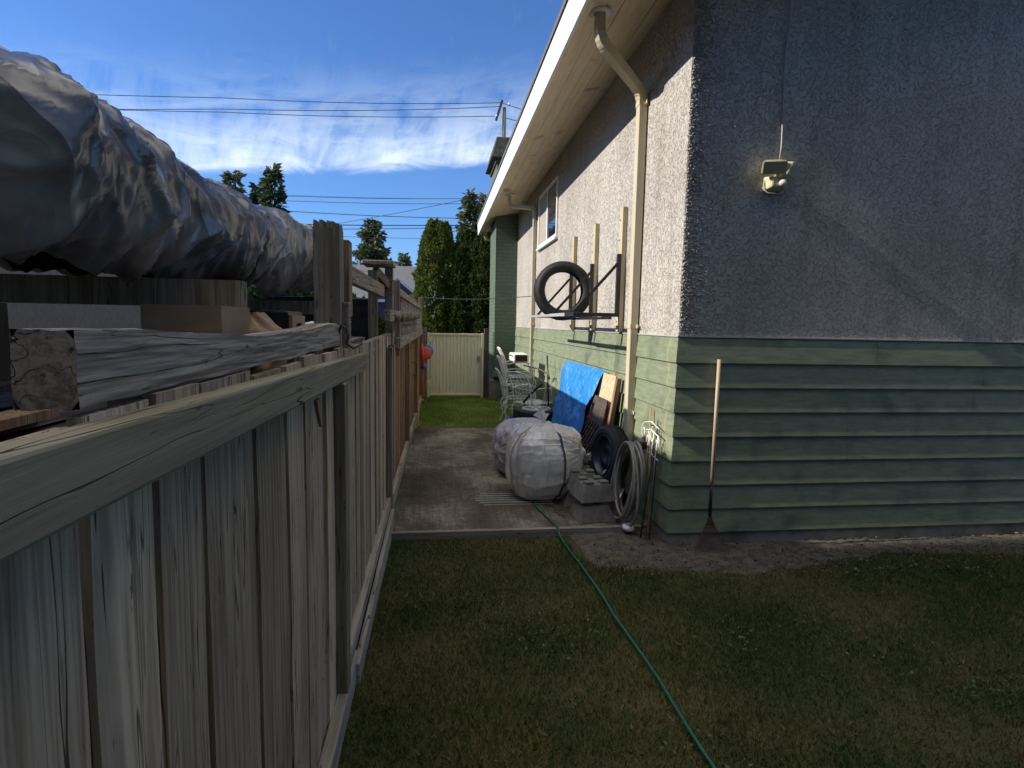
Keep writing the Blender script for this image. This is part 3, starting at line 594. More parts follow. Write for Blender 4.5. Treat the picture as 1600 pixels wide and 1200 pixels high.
# ================================================================== GATE
GY = 12.42
gt = thing('metal_gate', (.46, GY, 0), 'khaki ribbed sheet metal gate at the far end of the side yard', 'gate')
z0, z1 = .06, 1.39
MB().box(-.135, -.085, GY-.02, GY+.03, .0, z1+.01).box(1.01, 1.06, GY-.02, GY+.03, .0, z1+.01).box(-.083, 1.008, GY-.015, GY+.025, z1-.04, z1).box(-.083, 1.008, GY-.015, GY+.025, z0, z0+.035).build('frame', M_gate, gt, bevel=.004)
pn = MB(); x = -.07; prof = []
while x < 1.0:
    prof += [(x, GY+.008), (x+.052, GY+.008), (x+.058, GY-.006), (x+.066, GY-.006), (x+.072, GY+.008)]; x += .0735
bq = len(pn.v)
for (a, b_) in prof: pn.v += [(min(a, 1.008), b_, z0+.036), (min(a, 1.008), b_, z1-.041)]
for i in range(len(prof)-1): pn.f.append((bq+2*i, bq+2*i+2, bq+2*i+3, bq+2*i+1))
pn.build('panel', M_gate, gt)
lt = MB().box(.93, .985, GY-.035, GY-.0155, .78, .92).lathe([(.001, -.03), (.018, -.03), (.02, 0), (.018, .03), (.001, .03)], (.957, GY-.05, .86), (0, 1, 0), 16, closed=False); lt.build('latch', M_metal, gt, bevel=.003)
for zz in (.25, 1.22): MB().box(-.10, -.05, GY-.032, GY-.0155, zz, zz+.09).build('hinge', M_gate, gt)
MB().tube([(.985, GY-.03, .80), (.99, GY-.035, .5), (.985, GY-.03, .3)], .004, 6).build('pull_cord', M_rope, gt)
M_plankd = mat('dark brown stained post', (.07, .045, .03), .7, (.11, .075, .05), (30, 30, 3))
for (xa, xb, zt_, lab, mm) in ((-.29, -.15, 1.50, 'grey timber gate post on the left of the khaki metal gate', postwood), (1.075, 1.165, 1.50, 'dark brown timber gate post between the khaki gate and the chimney', M_plankd)):
    tag(MB().box(xa, xb, GY-.02, GY+.10, 0, zt_).build('gate_post', mm, org=((xa+xb)/2, GY, 0), bevel=.004), lab, 'gate post', 'gate posts')
# ================================================================== FENCE (near grey section)
def rough_board(mb, y0, y1, z0, z1, x, th=.018, n=16, lean=0, wav=.006, top=0):
    """vertical board, slightly warped edges; outer face at x"""
    base = len(mb.v); sd_ = random.uniform(0, 100); cup = random.uniform(-.004, .004)
    for k in range(n+1):
        t = k/n; z = z0+(z1-z0)*t; ea = wav*noise.noise(Vector((sd_, z*4, 0))); eb = wav*noise.noise(Vector((sd_, z*4, 9))); dx = cup*math.sin(t*3.14)+lean*t
        if k == n: z += 0
        mb.v += [(x-th+dx, y0+ea, z), (x+dx, y0+ea, z), (x+dx+.0015, (y0+y1)/2, z), (x+dx, y1+eb, z), (x-th+dx, y1+eb, z)]
    for k in range(n):
        for i in range(5):
            j = (i+1) % 5; mb.f.append((base+k*5+i, base+(k+1)*5+i, base+(k+1)*5+j, base+k*5+j))
    mb.f.append(tuple(base+i for i in range(5))); mb.f.append(tuple(base+n*5+i for i in reversed(range(5))))
fn = thing('wood_fence', (FX(2), 2, 0), 'near section of grey weathered vertical board fence under a greenish top rail', 'fence')
mb = MB(); y = -1.2; widths = []
gaps = [1.335, 1.60, 1.80]
yy = -1.2
cuts = [-1.2]
while cuts[-1] < 1.0: cuts.append(cuts[-1]+.17)
cuts = [c-(cuts[-1]-1.06) for c in cuts]+[1.335, 1.595, 1.80, 1.98, 2.12]
while cuts[-1] < 4.55: cuts.append(cuts[-1]+random.uniform(.13, .165))
for a, b_ in zip(cuts[:-1], cuts[1:]):
    gp = random.uniform(.0025, .006)+(.003 if random.random() < .3 else 0)
    rough_board(mb, a+gp, b_-gp, .06+random.uniform(-.02, .03), 1.50+random.uniform(-.008, .008), FX(a)-.0+random.uniform(-.004, .004))
mb.build('board_panel', greywood, fn)
nm = mat('rusty nail heads', (.07, .035, .02), .7, (.12, .06, .03), (90, 90, 90))
rn2 = random.Random(9)
for a, b_ in zip(cuts[:-1], cuts[1:]):
    if b_ < .5 or a > 3.2: continue
    for zz in (.33, .36):
        yy_ = a+(b_-a)*(.3 if zz < .35 else .7)+rn2.uniform(-.01, .01); zz_ = zz+rn2.uniform(-.02, .02)
        MB().lathe([(.001, 0), (.004, 0), (.004, .0015), (.001, .002)], (FX(a)+.003, yy_, zz_), (1, 0, 0), 8).build('nail', nm, fn)
# backing boards behind gaps on the neighbour side (board on board)
mb = MB()
rl = MB(); rl.hexa([(-.425, -1.5, 1.445), (-.37, -1.5, 1.445), (-.345, 3.16, 1.362), (-.39, 3.16, 1.362), (-.425, -1.5, 1.535), (-.37, -1.5, 1.535), (-.345, 3.16, 1.452), (-.39, 3.16, 1.452)]); rl.build('top_rail', railwood, fn, bevel=.006)
rl = MB(); rl.hexa([(-.42, 3.0, 1.40), (-.376, 3.0, 1.40), (-.345, 5.3, 1.43), (-.39, 5.3, 1.43), (-.42, 3.0, 1.49), (-.376, 3.0, 1.49), (-.345, 5.3, 1.53), (-.39, 5.3, 1.53)]); rl.v = [(x-.004, y, z) for x, y, z in rl.v]; rl.build('top_rail', beamwood, fn, bevel=.005)
mb = MB().box(-.385+.0, -.338, 2.28, 2.37, .0, 1.375); p2 = mb.build('fence_post', postwood, fn, bevel=.004)
mb = MB().box(-.36, -.315, 4.50, 4.60, .15, 1.42); mb.build('fence_post', postwood, fn, bevel=.004)
# kick boards
kb = MB(); kb.hexa([(-.40, -1.2, 0), (-.355, -1.2, 0), (-.335, 2.6, 0), (-.38, 2.6, 0), (-.40, -1.2, .10), (-.355, -1.2, .10), (-.335, 2.6, .11), (-.38, 2.6, .11)]); kb.build('kick_board', kickwood, fn, bevel=.005)
kb = MB(); kb.hexa([(-.39, 2.3, .11), (-.35, 2.3, .11), (-.325, 4.55, .17), (-.365, 4.55, .17), (-.39, 2.3, .18), (-.35, 2.3, .18), (-.325, 4.55, .25), (-.365, 4.55, .25)]); kb.build('kick_board', kickwood, fn, bevel=.005)
kb = MB(); kb.hexa([(-.345, 2.5, .0), (-.318, 2.5, .0), (-.300, 4.5, 0), (-.327, 4.5, 0), (-.345, 2.5, .10), (-.318, 2.5, .10), (-.300, 4.5, .16), (-.327, 4.5, .16)]); kb.build('kick_board', kickwood, fn, bevel=.005)

# broken splinter of board below the rail
MB().prism([(-.385, 1.93, 1.36), (-.385, 1.99, 1.36), (-.384, 2.0, 1.26)], (.01, 0, 0)).build('splinter', brownwood, fn)
# far brown section
fb_ = thing('wood_fence', (FX(8), 8, 0), 'far section of brown cedar board fence topped by a lattice panel', 'fence')
mb = MB(); y = 4.62
while y < 12.3:
    wd = random.uniform(.13, .15); gp = random.uniform(.002, .006); rough_board(mb, y+gp, y+wd-gp, .10, 1.40+random.uniform(-.01, .01), FX(y)-.0+random.uniform(-.006, .006), n=6); y += wd
mb.build('board_panel', brownwood, fb_)
def alongf(y0, y1, xo, w_, z0a, z1a, z0b, z1b):
    m_ = MB(); a = FX(y0)+xo; b_ = FX(y1)+xo
    m_.hexa([(a-w_, y0, z0a), (a, y0, z0a), (b_, y1, z0b), (b_-w_, y1, z0b), (a-w_, y0, z1a), (a, y0, z1a), (b_, y1, z1b), (b_-w_, y1, z1b)]); return m_
alongf(4.62, 12.3, .045, .04, .12, .24, .02, .12).build('kick_board', kickwood, fb_, bevel=.004)
alongf(5.4, 12.3, .045, .04, 1.37, 1.47, 1.37, 1.47).build('top_rail', beamwood, fb_, bevel=.004)
alongf(5.6, 12.3, .03, .035, 1.86, 1.93, 1.86, 1.93).build('top_rail', beamwood, fb_, bevel=.004)
for y in (6.9, 9.3, 11.9):
    MB().box(FX(y)+.002, FX(y)+.05, y, y+.09, .12, 1.37).build('fence_post', brownwood, fb_, bevel=.004)
for y in (5.55, 8.6, 12.2):
    MB().box(FX(y)-.05, FX(y)+.03, y-.05, y+.04, 1.30, 2.0 if y < 12 else 2.12).build('lattice_post', postwood, fb_, bevel=.004)
la = MB(); y = 5.62; HL = .39
while y < 12.15:
    for sgn in (1, -1):
        ya, yb = (y, y+HL) if sgn > 0 else (y+HL, y)
        xo = .012 if sgn > 0 else .004
        a = FX(ya)+xo; b_ = FX(yb)+xo
        la.bar((a, ya, 1.472), (b_, yb, 1.86), .006, .026, up=(1, 0, 0))
        # bar's width runs in-plane
    y += .15
la.build('lattice_panel', beamwood, fb_)
# leaning loose stick and hooks on the brown fence
tag(MB().bar((FX(9)+.10, 8.3, .12), (FX(9)+.02, 10.2, 1.28), .03, .014, up=(1, 0, 0)).build('loose_slat', brownwood, org=(FX(9), 8.8, 0)), 'loose brown slat leaning diagonally against the brown cedar fence', 'slat')
tag(MB().tube([(FX(8)+.02, 8.05, 1.06), (FX(8)+.08, 8.05, 1.06), (FX(8)+.09, 8.05, 1.0), (FX(8)+.085, 8.05, .90), (FX(8)+.06, 8.05, .86), (FX(8)+.04, 8.07, .90)], .006, 6).tube([(FX(8)+.085, 7.95, 1.06), (FX(8)+.085, 8.15, 1.06)], .005, 6).build('iron_hook', M_black, smooth=True, org=(FX(8), 8.05, .9)), 'bent black iron hook on the brown cedar fence', 'hook')
# notched bar in front of the lattice
nb = thing('notched_rail', (FX(5)-.0, 5, 1.62), 'thick grey rail with hanging knobs bolted in front of the lattice', 'rail')
alongf(4.15, 9.5, .06, .045, 1.615, 1.70, 1.66, 1.75).build('rail', beamwood, nb, bevel=.005)
for k in range(8):
    y = 4.55+k*.62; x = FX(y)+.085; z = 1.66+.008*k
    MB().lathe([(.001, -.055), (.022, -.05), (.030, -.01), (.018, .03), (.001, .04)], (x, y, z), (0.4, 0, 1), 12, closed=False).build('knob', postwood, nb, smooth=True)
# tall post with split top, block beside it, and post by the slab with a cap
tp = MB(); X0, X1, Y0, Y1 = -.512, -.402, 2.60, 2.71
tp.box(X0, X1, Y0, Y1, 1.42, 2.012)
e_ = [0, .14, .22, .41, .50, .63, .83, 1]
for k in range(7):
    a = X0+(X1-X0)*e_[k]; b_ = X0+(X1-X0)*e_[k+1]; h = 2.045-[.002, .012, .001, .007, .003, .006, .013][k]
    tp.hexa([(a+.0015, Y0+.0012, 2.0121), (b_-.0015, Y0+.0012, 2.0121), (b_-.0015, Y1-.001, 2.0121), (a+.0015, Y1-.001, 2.0121), (a+.003, Y0+.003, h), (b_-.003, Y0+.003, h-.002), (b_-.003, Y1-.003, h+.003), (a+.003, Y1-.003, h+.002)])
tag(tp.build('tall_post', postwood, org=(-.47, 2.66, 1.42)), 'tall dark grey square post with a split top standing above the fence rail', 'post')
tag(MB().box(-.455, -.39, 2.80, 2.90, 1.64, 1.99).build('wood_block', brownwood, org=(-.42, 2.85, 1.64), bevel=.005), 'short brown timber block fixed beside the tall split post', 'timber block')
tag(MB().box(-.405, -.375, 2.66, 2.74, 1.44, 1.70).build('post_cleat', beamwood, org=(-.39, 2.7, 1.44), bevel=.004), 'pale grey cleat at the foot of the tall split post', 'cleat')
tag(MB().tube([(-.41, 2.58, 1.56), (-.39, 2.56, 1.60), (-.37, 2.56, 1.585), (-.362, 2.56, 1.55), (-.37, 2.56, 1.52), (-.345, 2.58, 1.50), (-.32, 2.62, 1.515), (-.31, 2.66, 1.545)], .005, 6).build('wire_hook', M_black, smooth=True, org=(-.39, 2.6, 1.5)), 'bent black wire hook at the foot of the tall split post', 'hook')
sp3 = thing('capped_post', (-.36, 4.95, 1.4), 'grey fence post with a flat board cap beyond the tall split post', 'post')
MB().box(-.405, -.34, 4.95, 5.03, 1.42, 2.06).build('post_shaft', beamwood, sp3, bevel=.004)
MB().box(-.52, -.45, 4.75, 4.85, 1.42, 2.02).build('post_shaft', postwood, sp3, bevel=.004)
MB().box(-.56, -.32, 4.72, 5.02, 2.061, 2.095).build('cap', beamwood, sp3, bevel=.006)
MB().bar((-.47, 4.8, 2.02), (-.37, 5.0, 1.90), .05, .07).build('brace', beamwood, sp3, bevel=.004)
# upper rail from tall post to capped post
tag(MB().bar((-.50, 2.75, 1.885), (-.43, 4.93, 1.865), .05, .095).build('upper_rail', beamwood, org=(-.46, 3.8, 1.8), bevel=.005), 'weathered upper rail running from the tall split post to the capped post', 'rail')
tag(MB().box(-1.3, -.50, 4.82, 4.95, 1.40, 1.80).build('dark_bin', M_black, org=(-.9, 4.9, 1.4), bevel=.01), 'black box behind the fence beside the capped post', 'box')
# heavy rotten beam lying along the fence top
def beamf(uu, vv):
    y = .72+uu*1.91; a = vv*2*math.pi; hx, hz = .034, .041
    c, s2 = math.cos(a), math.sin(a); q = max(abs(c), abs(s2)); x = c/q*hx; z = s2/q*hz
    p = (x*4, y*1.3, z*4); d = .014*fbm((x*10, y*3, z*10), 1.0)+.012*fbm((x*40, y*5, z*70), 1.0)-.03*max(0, nz((y*2.5, 0, z*45), 1.0)-.25)
    endt = max(0, (uu-.93)/.07); z2 = z*(1-.35*endt*(.5+.5*nz((x*30, 0, z*30)))) - .012*endt
    return (-.438+x*(1+d*6), y, 1.553+z2*(1+d*6)+(.012 if z > 0 else 0)*math.sin(y*3))
bm_ = MB().grid(beamf, 260, 81); bm_.poly([beamf(1, k/20) for k in range(20)]); bm_.poly([beamf(0, k/20) for k in reversed(range(20))])
tag(bm_.build('rotten_beam', beamwood, org=(-.47, 1, 1.51), smooth=False), 'thick cracked grey rotten beam lying along the top of the near fence', 'timber beam')
# ------------------------------------------------------------------ neighbour's covered pile
def tarpf(uu, vv):
    y = 1.30+uu*3.8; a = -.35*math.pi+vv*1.75*math.pi     # from under the right side over the top to the left
    rx, rz = .46, .235
    taper = (1-.3*max(0, uu-.95)/.05)*(1-.97*max(0, (.07-uu)/.07)**2.2); zc = 2.02+.03*max(0, y-2.5)
    c, s2 = math.cos(a), math.sin(a)
    x = -1.28+rx*math.copysign(abs(c)**.75, c)*taper; z = zc+rz*math.copysign(abs(s2)**.8, s2)*taper
    rg = lambda q, k: (1-min(1, 2.6*abs(noise.noise(Vector(q)*k))))**2
    wy = y+.18*nz((y, a, 0), 1.1)+.10*a
    fold = .06*nz((y*1.3, a*.8, 0), 1.0)+.040*rg((wy*2.6, a*.45, 3), 1.0)+.026*rg((wy*5.5-a*.9, a*.6, 8), 1.0)+.012*rg((wy*11+a*1.6, a*.9, 1), 1.0)-.04
    hang = 0
    if vv < .12: hang = -.05*(1-vv/.12)*(1+1.5*nz((y*2.5, 0, 7)))
    return (x+c*fold, y, z+s2*fold+hang)
tag(MB().grid(tarpf, 280, 120).build('tarp_cover', M_tarpg, smooth=True, org=(-1.28, 2, 1.8)), 'crumpled silver grey tarp wrapped over a long pile behind the near fence', 'tarp')
rk = thing('timber_rack', (-1.2, 2, 0), 'dark timber rack carrying the tarp covered pile behind the fence', 'rack')
for y in (.2, 2.3, 4.6):
    MB().box(-1.75, -.72, y, y+.09, 1.66, 1.76).build('cross_beam', postwood, rk); MB().box(-1.72, -1.63, y+.1, y+.19, 0, 1.66).build('rack_post', postwood, rk); MB().box(-.86, -.77, y+.1, y+.19, 0, 1.66).build('rack_post', postwood, rk)
MB().box(-1.8, -.7, -.8, 5.0, 1.30, 1.34).build('shelf', M_ply, rk)
cardm = mat('brown cardboard', (.30, .20, .12), .8, (.36, .25, .15), (6, 6, 20))
tag(MB().box(-.95, -.70, 2.05, 2.35, 1.342, 1.66).build('cardboard_box', cardm, org=(-.8, 2.2, 1.34)), 'tan cardboard box under the grey tarp at the left', 'box')
def crum(uu, vv):
    a = uu*2*math.pi; z = 1.345+vv*.30; rr = .06+.03*math.sin(vv*3.14)+.03*nz((math.cos(a)*2, math.sin(a)*2, vv*4), 1.5)
    return (-.70+rr*math.cos(a)+.05*math.sin(vv*4), 2.42+rr*math.sin(a), z)
cr = MB().grid(crum, 40, 30, closedu=True); cr.poly([crum(k/16, 1) for k in range(16)]); tag(cr.build('paper_sack', cardm, smooth=True, org=(-.7, 2.4, 1.345)), 'crumpled brown paper sack under the grey tarp', 'sack')
bxm = thing('black_crate', (-.78, 3.1, 1.342), 'black crate with a pale front frame under the grey tarp', 'crate')
MB().box(-.98, -.70, 2.95, 3.25, 1.342, 1.66).build('shell', M_black, bxm, bevel=.01)
MB().box(-.70, -.685, 2.96, 3.04, 1.36, 1.64).box(-.70, -.685, 3.16, 3.24, 1.36, 1.64).box(-.70, -.685, 3.04, 3.16, 1.60, 1.64).build('front_frame', cardm, bxm)
for k in range(6):
    z = 1.345+k*.026
    tag(MB().box(-.80-random.uniform(0, .05), -.52, 3.75+random.uniform(-.1, .1), 4.55, z, z+.022).build('stacked_board', beamwood if k % 2 else kickwood, org=(-.66, 4, z), bevel=.003), 'thin pale board in the low stack behind the middle of the fence', 'board', 'boards stacked behind the fence')
tag(MB().grid(lambda a, b: (-.78+a*.24, 3.35+b*.5, 1.52+.03*math.sin(a*9)+.02*math.sin(b*7+a*5)), 20, 20).build('blue_sheet', mat('faded blue sheet', (.10, .17, .38), .6, (.25, .30, .42), (9, 9, 9)), smooth=True, org=(-.7, 3.5, 1.5)), 'faded blue crumpled sheet on the rack behind the fence', 'sheet')
tag(MB().tube([(-.72, 3.2, 1.58), (-.68, 3.4, 1.60), (-.62, 3.7, 1.53), (-.58, 3.95, 1.50)], .012, 8).build('white_pipe', M_vinyl, smooth=True, org=(-.65, 3.5, 1.5)), 'bent white pipe lying on the rack behind the fence', 'pipe')
rnd = random.Random(5)
for k in range(9):
    y0 = -1.0+rnd.uniform(0, 1.2); L_ = rnd.uniform(1.3, 2.6); x = -1.55+.085*k; z = 1.343+.024*(k % 3)+.001*k
    tag(MB().hexa_(x, y0, z, L_, rnd).build('old_plank', (beamwood, brownwood, kickwood)[k % 3], org=(x, y0, z)), 'old plank lying loose on the rack under the grey tarp', 'plank', 'old planks heaped under the grey tarp')
# shelf piece for board stack
MB().box(-1.0, -.5, 3.6, 4.7, 1.29, 1.3435).build('shelf', M_ply, rk)
# ================================================================== ITEMS BY THE FENCE
yt = thing('yard_tool', (-.20, 11.6, 0), 'red and blue plastic yard tool with round head and long red shaft by the gate', 'yard tool')
MB().tube([(-.225, 11.5, .05), (-.215, 11.55, .72)], .012, 10).build('shaft', M_red, yt, smooth=True)
MB().lathe([(.001, -.045), (.10, -.04), (.125, -.02), (.13, .02), (.10, .035), (.001, .04)], (-.165, 11.52, 1.0), (.25, -1, .1), 32, closed=False).build('round_head', M_red, yt, smooth=True)
MB().lathe([(.001, .0), (.12, .0), (.125, .035), (.001, .05)], (-.135, 11.57, 1.05), (.25, 1, .1), 32, closed=False).build('back_cover', M_blue, yt, smooth=True)
MB().tube([(-.23, 11.5, 1.2), (-.225, 11.5, 1.0), (-.205, 11.5, .82), (-.215, 11.52, .70)], [.02, .05, .03, .045], 12).build('neck', M_red, yt, smooth=True)
MB().tube([(-.18, 11.5, .70), (-.165, 11.5, .80)], .035, 12).build('blue_cap', M_blue, yt, smooth=True)
MB().tube([(-.225, 11.5, .06), (-.225, 11.5, .11)], .025, 10).build('collar', mat('yellow plastic', (.6, .42, .05), .4), yt, smooth=True)
MB().tube([(-.225, 11.5, .0), (-.225, 11.5, .06)], .035, 10).build('foot', M_black, yt, smooth=True)
# clothesline
tag(MB().tube([(-.29+k/10*(2.0-.02), 12.3-(k/10)*2.35, 2.13-.05*math.sin(k/10*math.pi)-.03*k/10) for k in range(11)], .006, 6).build('clothesline', M_wire, org=(.5, 11.5, 2.1)), 'thin dark clothesline strung from the fence across to the downspout', 'clothesline')
# ================================================================== WALL RACK + TYRE
rack = thing('wall_rack', (WX, 6.1, 1.55), 'three black folding brackets on tan battens fixed to the sunlit stucco wall', 'wall rack')
for y in (5.22, 6.13, 7.08):
    MB().box(WX-.046, WX-.006, y-.045, y+.045, 1.565, 2.69).build('batten', tanwood, rack, bevel=.002)
    MB().box(WX-.082, WX-.047, y-.05, y-.01, 1.70, 2.27).build('upright', M_black, rack, bevel=.003)
    MB().box(1.245, WX-.083, y-.048, y-.018, 1.70, 1.735).build('arm', M_black, rack, bevel=.003)
    MB().bar((WX-.075, y-.06, 2.19), (1.255, y-.06, 1.735), .012, .026).build('brace', M_black, rack)
    for z in (1.66, 1.80, 2.20, 2.40, 2.58): MB().lathe([(.001, 0), (.008, 0), (.006, .006), (.001, .007)], (WX-.046, y+.022, z), (-1, 0, 0), 8, closed=False).build('bolt', M_metal, rack)
MB().box(1.205, 1.235, 4.98, 5.60, 1.70, 1.728).build('rail', M_black, rack, bevel=.003)
MB().box(1.205, 1.235, 5.605, 7.35, 1.702, 1.726).build('rail', M_silver, rack, bevel=.003)
MB().box(1.198, 1.204, 5.3, 6.0, 1.70, 1.73).build('sleeve', M_silver, rack)
MB().box(1.53, 1.56, 5.0, 7.3, 1.675, 1.699).build('rail', M_black, rack, bevel=.003)
def tyre(name, cen, axis, Ro, Ri, W, lab, grp=None, rim=None):
    cen = Vector(cen); t = thing(name, cen-Vector((0, 0, Ro)), lab, 'tyre' if not rim else 'wheel', grp)
    hw = W/2; prof = [(Ri, -hw*.80), (Ri+.01, -hw*.95), ((Ro+Ri)/2, -hw*1.05), (Ro-.035, -hw), (Ro-.012, -hw*.86), (Ro-.002, -hw*.6), (Ro, -hw*.2), (Ro, hw*.2), (Ro-.002, hw*.6), (Ro-.012, hw*.86), (Ro-.035, hw), ((Ro+Ri)/2, hw*1.05), (Ri+.01, hw*.95), (Ri, hw*.80), (Ri+.015, hw*.7), (Ro-.03, hw*.7), (Ro-.018, 0), (Ro-.03, -hw*.7), (Ri+.015, -hw*.7)]
    MB().lathe(prof, cen, axis, 72).build('tyre_body', M_rubber, t, smooth=True)
    ax = Vector(axis).normalized(); e1 = ax.orthogonal().normalized(); e2 = ax.cross(e1); tr = MB()
    for k in range(84):
        for (u0, u1, ph) in ((-hw*.85, -hw*.40, 0), (-hw*.32, 0, .5), (.006, hw*.32, 0), (hw*.40, hw*.85, .5)):
            a0 = 2*math.pi*(k+ph)/84; a1 = a0+2*math.pi*.68/84; q = []
            for rr in (Ro-.004, Ro+.0045):
                for (aa, uu) in ((a0, u0), (a1, u0), (a1, u1), (a0, u1)):
                    drop = .010*max(0, (abs(uu)/hw-.45)/.4)
                    q.append(cen+(e1*math.cos(aa)+e2*math.sin(aa))*(rr-drop)+ax*uu)
            tr.hexa(q)
    tr.build('tread', M_rubber, t)
    return t
tyre('tyre', (1.395, 6.27, 1.985), (-.06, -1, .03), .315, .208, .165, 'bare black tyre standing upright on the black wall brackets')
# ================================================================== LEANING SHEETS, TARP
def lean(y0, y1, xt, xb, zt_, zb_, th): # sheet leaning on wall, faces -X
    return [(xb, y0, zb_), (xb, y1, zb_), (xt, y1, zt_), (xt, y0, zt_)], (th, 0, .0)
p, o_ = lean(5.14, 5.72, 1.665, 1.52, 1.155, .05, .012); tag(MB().prism(p, o_).build('strand_board', M_osb, org=(1.6, 5.4, .05)), 'orange brown strand board sheet leaning on the green siding', 'board')
p, o_ = lean(5.06, 5.12, 1.655, 1.49, 1.14, .05, .04); tag(MB().prism(p, o_).build('plank', M_plank, org=(1.6, 5.1, .05)), 'narrow brown plank leaning upright at the near edge of the strand board', 'plank')
p, o_ = lean(5.62, 7.2, 1.66, 1.50, 1.14, .05, .014); tag(MB().prism(p, o_).build('plywood_sheet', M_ply, org=(1.6, 6.4, .05)), 'dark plywood sheet mostly hidden behind the blue tarp', 'board')
# pale board behind diamond openings stands in for sun spots on a dark board
M_sunspots = mat('pale sun spot board', (.80, .60, .42), .8, (.88, .70, .52), (45, 60, 22))
p, o_ = lean(5.18, 5.92, 1.585, 1.439, .80, .05, .008); tag(MB().prism(p, o_).build('strand_board', M_sunspots, org=(1.5, 5.5, .05)), 'pale board added behind the diamond openings to give painted sun spots', 'board')  # added board, stands in for sun spots
lt = MB(); ya, yb, zb_, zt_ = 5.15, 5.95, .05, .93
def lp(y, z): return (1.425+(1.60-1.425)*(z-.05)/.9, y, z)
nY, nZ = 7, 6; fy0, fy1, fz0, fz1 = ya+.10, yb-.10, zb_+.10, zt_-.24
for a, b_, c, d in ((ya, yb, zb_, fz0), (ya, yb, fz1, zt_), (ya, fy0, fz0, fz1), (fy1, yb, fz0, fz1)):
    lt.prism([lp(a, c), lp(b_, c), lp(b_, d), lp(a, d)], (.010, 0, 0))
for k in range(-nZ, nY+1):
    for sgn in (1, -1):
        dy = (fy1-fy0)/nY; dz = (fz1-fz0)/nZ*1.0
        pts = []
        y0_ = fy0+k*dy; 
        t0 = max(0, -k) if True else 0; t1 = min(nZ, nY-k)
        if t1 <= t0: continue
        A = (y0_+t0*dy, fz0+t0*dz); B = (y0_+t1*dy, fz0+t1*dz)
        if sgn < 0: A = (fy0+fy1-A[0], A[1]); B = (fy0+fy1-B[0], B[1])
        a3 = Vector(lp(*A)); b3 = Vector(lp(*B)); lt.bar(a3+Vector((.004*sgn+.004, 0, 0)), b3+Vector((.004*sgn+.004, 0, 0)), .0075, .020, up=(1, 0, 0))
tag(lt.build('lattice_panel', M_ply, org=(1.5, 5.5, .05)), 'dark leaning board with diamond openings standing in for sun spots', 'lattice panel')  # dark board, its diamond openings stand in for sun spots
# blue tarp draped over the plywood
def btarp(uu, vv):
    y = 5.52+uu*1.62*(1-.22*vv*0); z = 1.175-vv*.86
    xb = 1.50+(1.66-1.50)*(z-.05)/1.09
    top = math.exp(-vv*14)
    x = xb-.028-.02*vv-.04*abs(math.sin(uu*8+vv*3.5+2*nz((uu*2, vv*2, 1))))*(.3+vv) - .03*nz((uu*5, vv*3, 0), 1.2)*(.4+vv)-.010*abs(nz((uu*16+vv*7, vv*6, 3)))
    y2 = y + .10*vv*(uu-.5)*-1.2 - .22*vv*(1-uu)*0 + .05*nz((vv*3, uu*2, 4)) - (1-uu)*(-.16)*vv
    zz = z-.07*uu*0-.05*nz((uu*4, 0, 9))*vv
    return (x+.05*top, y2, zz)
bt = MB().grid(btarp, 110, 90)
tag(bt.build('blue_tarp', M_tarpb, smooth=True, org=(1.5, 6.3, .3)), 'bright blue crinkled tarp draped over sheets leaning on the siding', 'tarp')
# ================================================================== TYRES ON THE GROUND
def alloy(t, cen, R_, axis):
    ax = Vector(axis).normalized(); e1 = ax.orthogonal().normalized(); e2 = ax.cross(e1); cen = Vector(cen)
    rm = MB().lathe([(R_, -.06), (R_, .06), (R_-.012, .065), (R_-.02, .05), (R_-.02, -.06)], cen, axis, 48).build('rim', M_silver, t, smooth=True)
    sp = MB()
    for k in range(5):
        a = 2*math.pi*k/5; d = e1*math.cos(a)+e2*math.sin(a); sp.bar(cen+d*.03+ax*.045, cen+d*(R_-.01)+ax*.05, .035, .02, up=ax)
    sp.lathe([(.001, .06), (.04, .055), (.045, .03), (.045, 0)], cen, axis, 20, closed=False); sp.build('spoke', M_silver, rm)
wc = (1.405, 7.75)
t1 = tyre('wheel', (wc[0], wc[1], .155), (0, 0, 1), .315, .20, .20, 'lower black tyre of the flat pile behind the plastic bags', 'tyres lying in a flat pile', rim=True)
t2 = tyre('wheel', (wc[0]-.01, wc[1]-.02, .37), (0.0, 0, 1), .315, .20, .21, 'upper wheel of the flat pile with a silver spoked rim', 'tyres lying in a flat pile', rim=True)
alloy(t2, (wc[0]-.01, wc[1]-.02, .42), .20, (0, 0, 1))
# spare wheel on blocks
ax = Vector((-1, -.17, .14)).normalized(); c3 = Vector((1.545, 4.90, .465))
sp_ = tyre('spare_wheel', c3, ax, .275, .19, .15, 'black spare wheel with white sticker leaning on the siding atop the concrete blocks', None, rim=True)
M_steelw = mat('dark blue black steel wheel', (.012, .017, .032), .35, (.02, .025, .04), (12, 12, 12))
rm = MB().lathe([(.19, -.05), (.19, .06), (.178, .068), (.168, .05), (.150, .012), (.12, .0), (.09, .022), (.055, .03), (.05, .012), (.001, .01)], c3, ax, 48, closed=False).build('rim', M_steelw, sp_, smooth=True)
e1 = Vector((0, 0, 1)); e1 = (e1-ax*e1.dot(ax)).normalized(); e2 = ax.cross(e1)
for k in range(10):
    a = 2*math.pi*k/10; d = e1*math.cos(a)+e2*math.sin(a); MB().lathe([(.001, 0), (.013, 0), (.013, .004), (.001, .004)], c3+d*.115+ax*.006, ax, 10).build('vent_hole', M_black, rm)
stk = MB(); q = []
for k in range(13):
    a = R(-64+k*6.0); q.append(a)
side = 1 if e2.y < 0 else -1
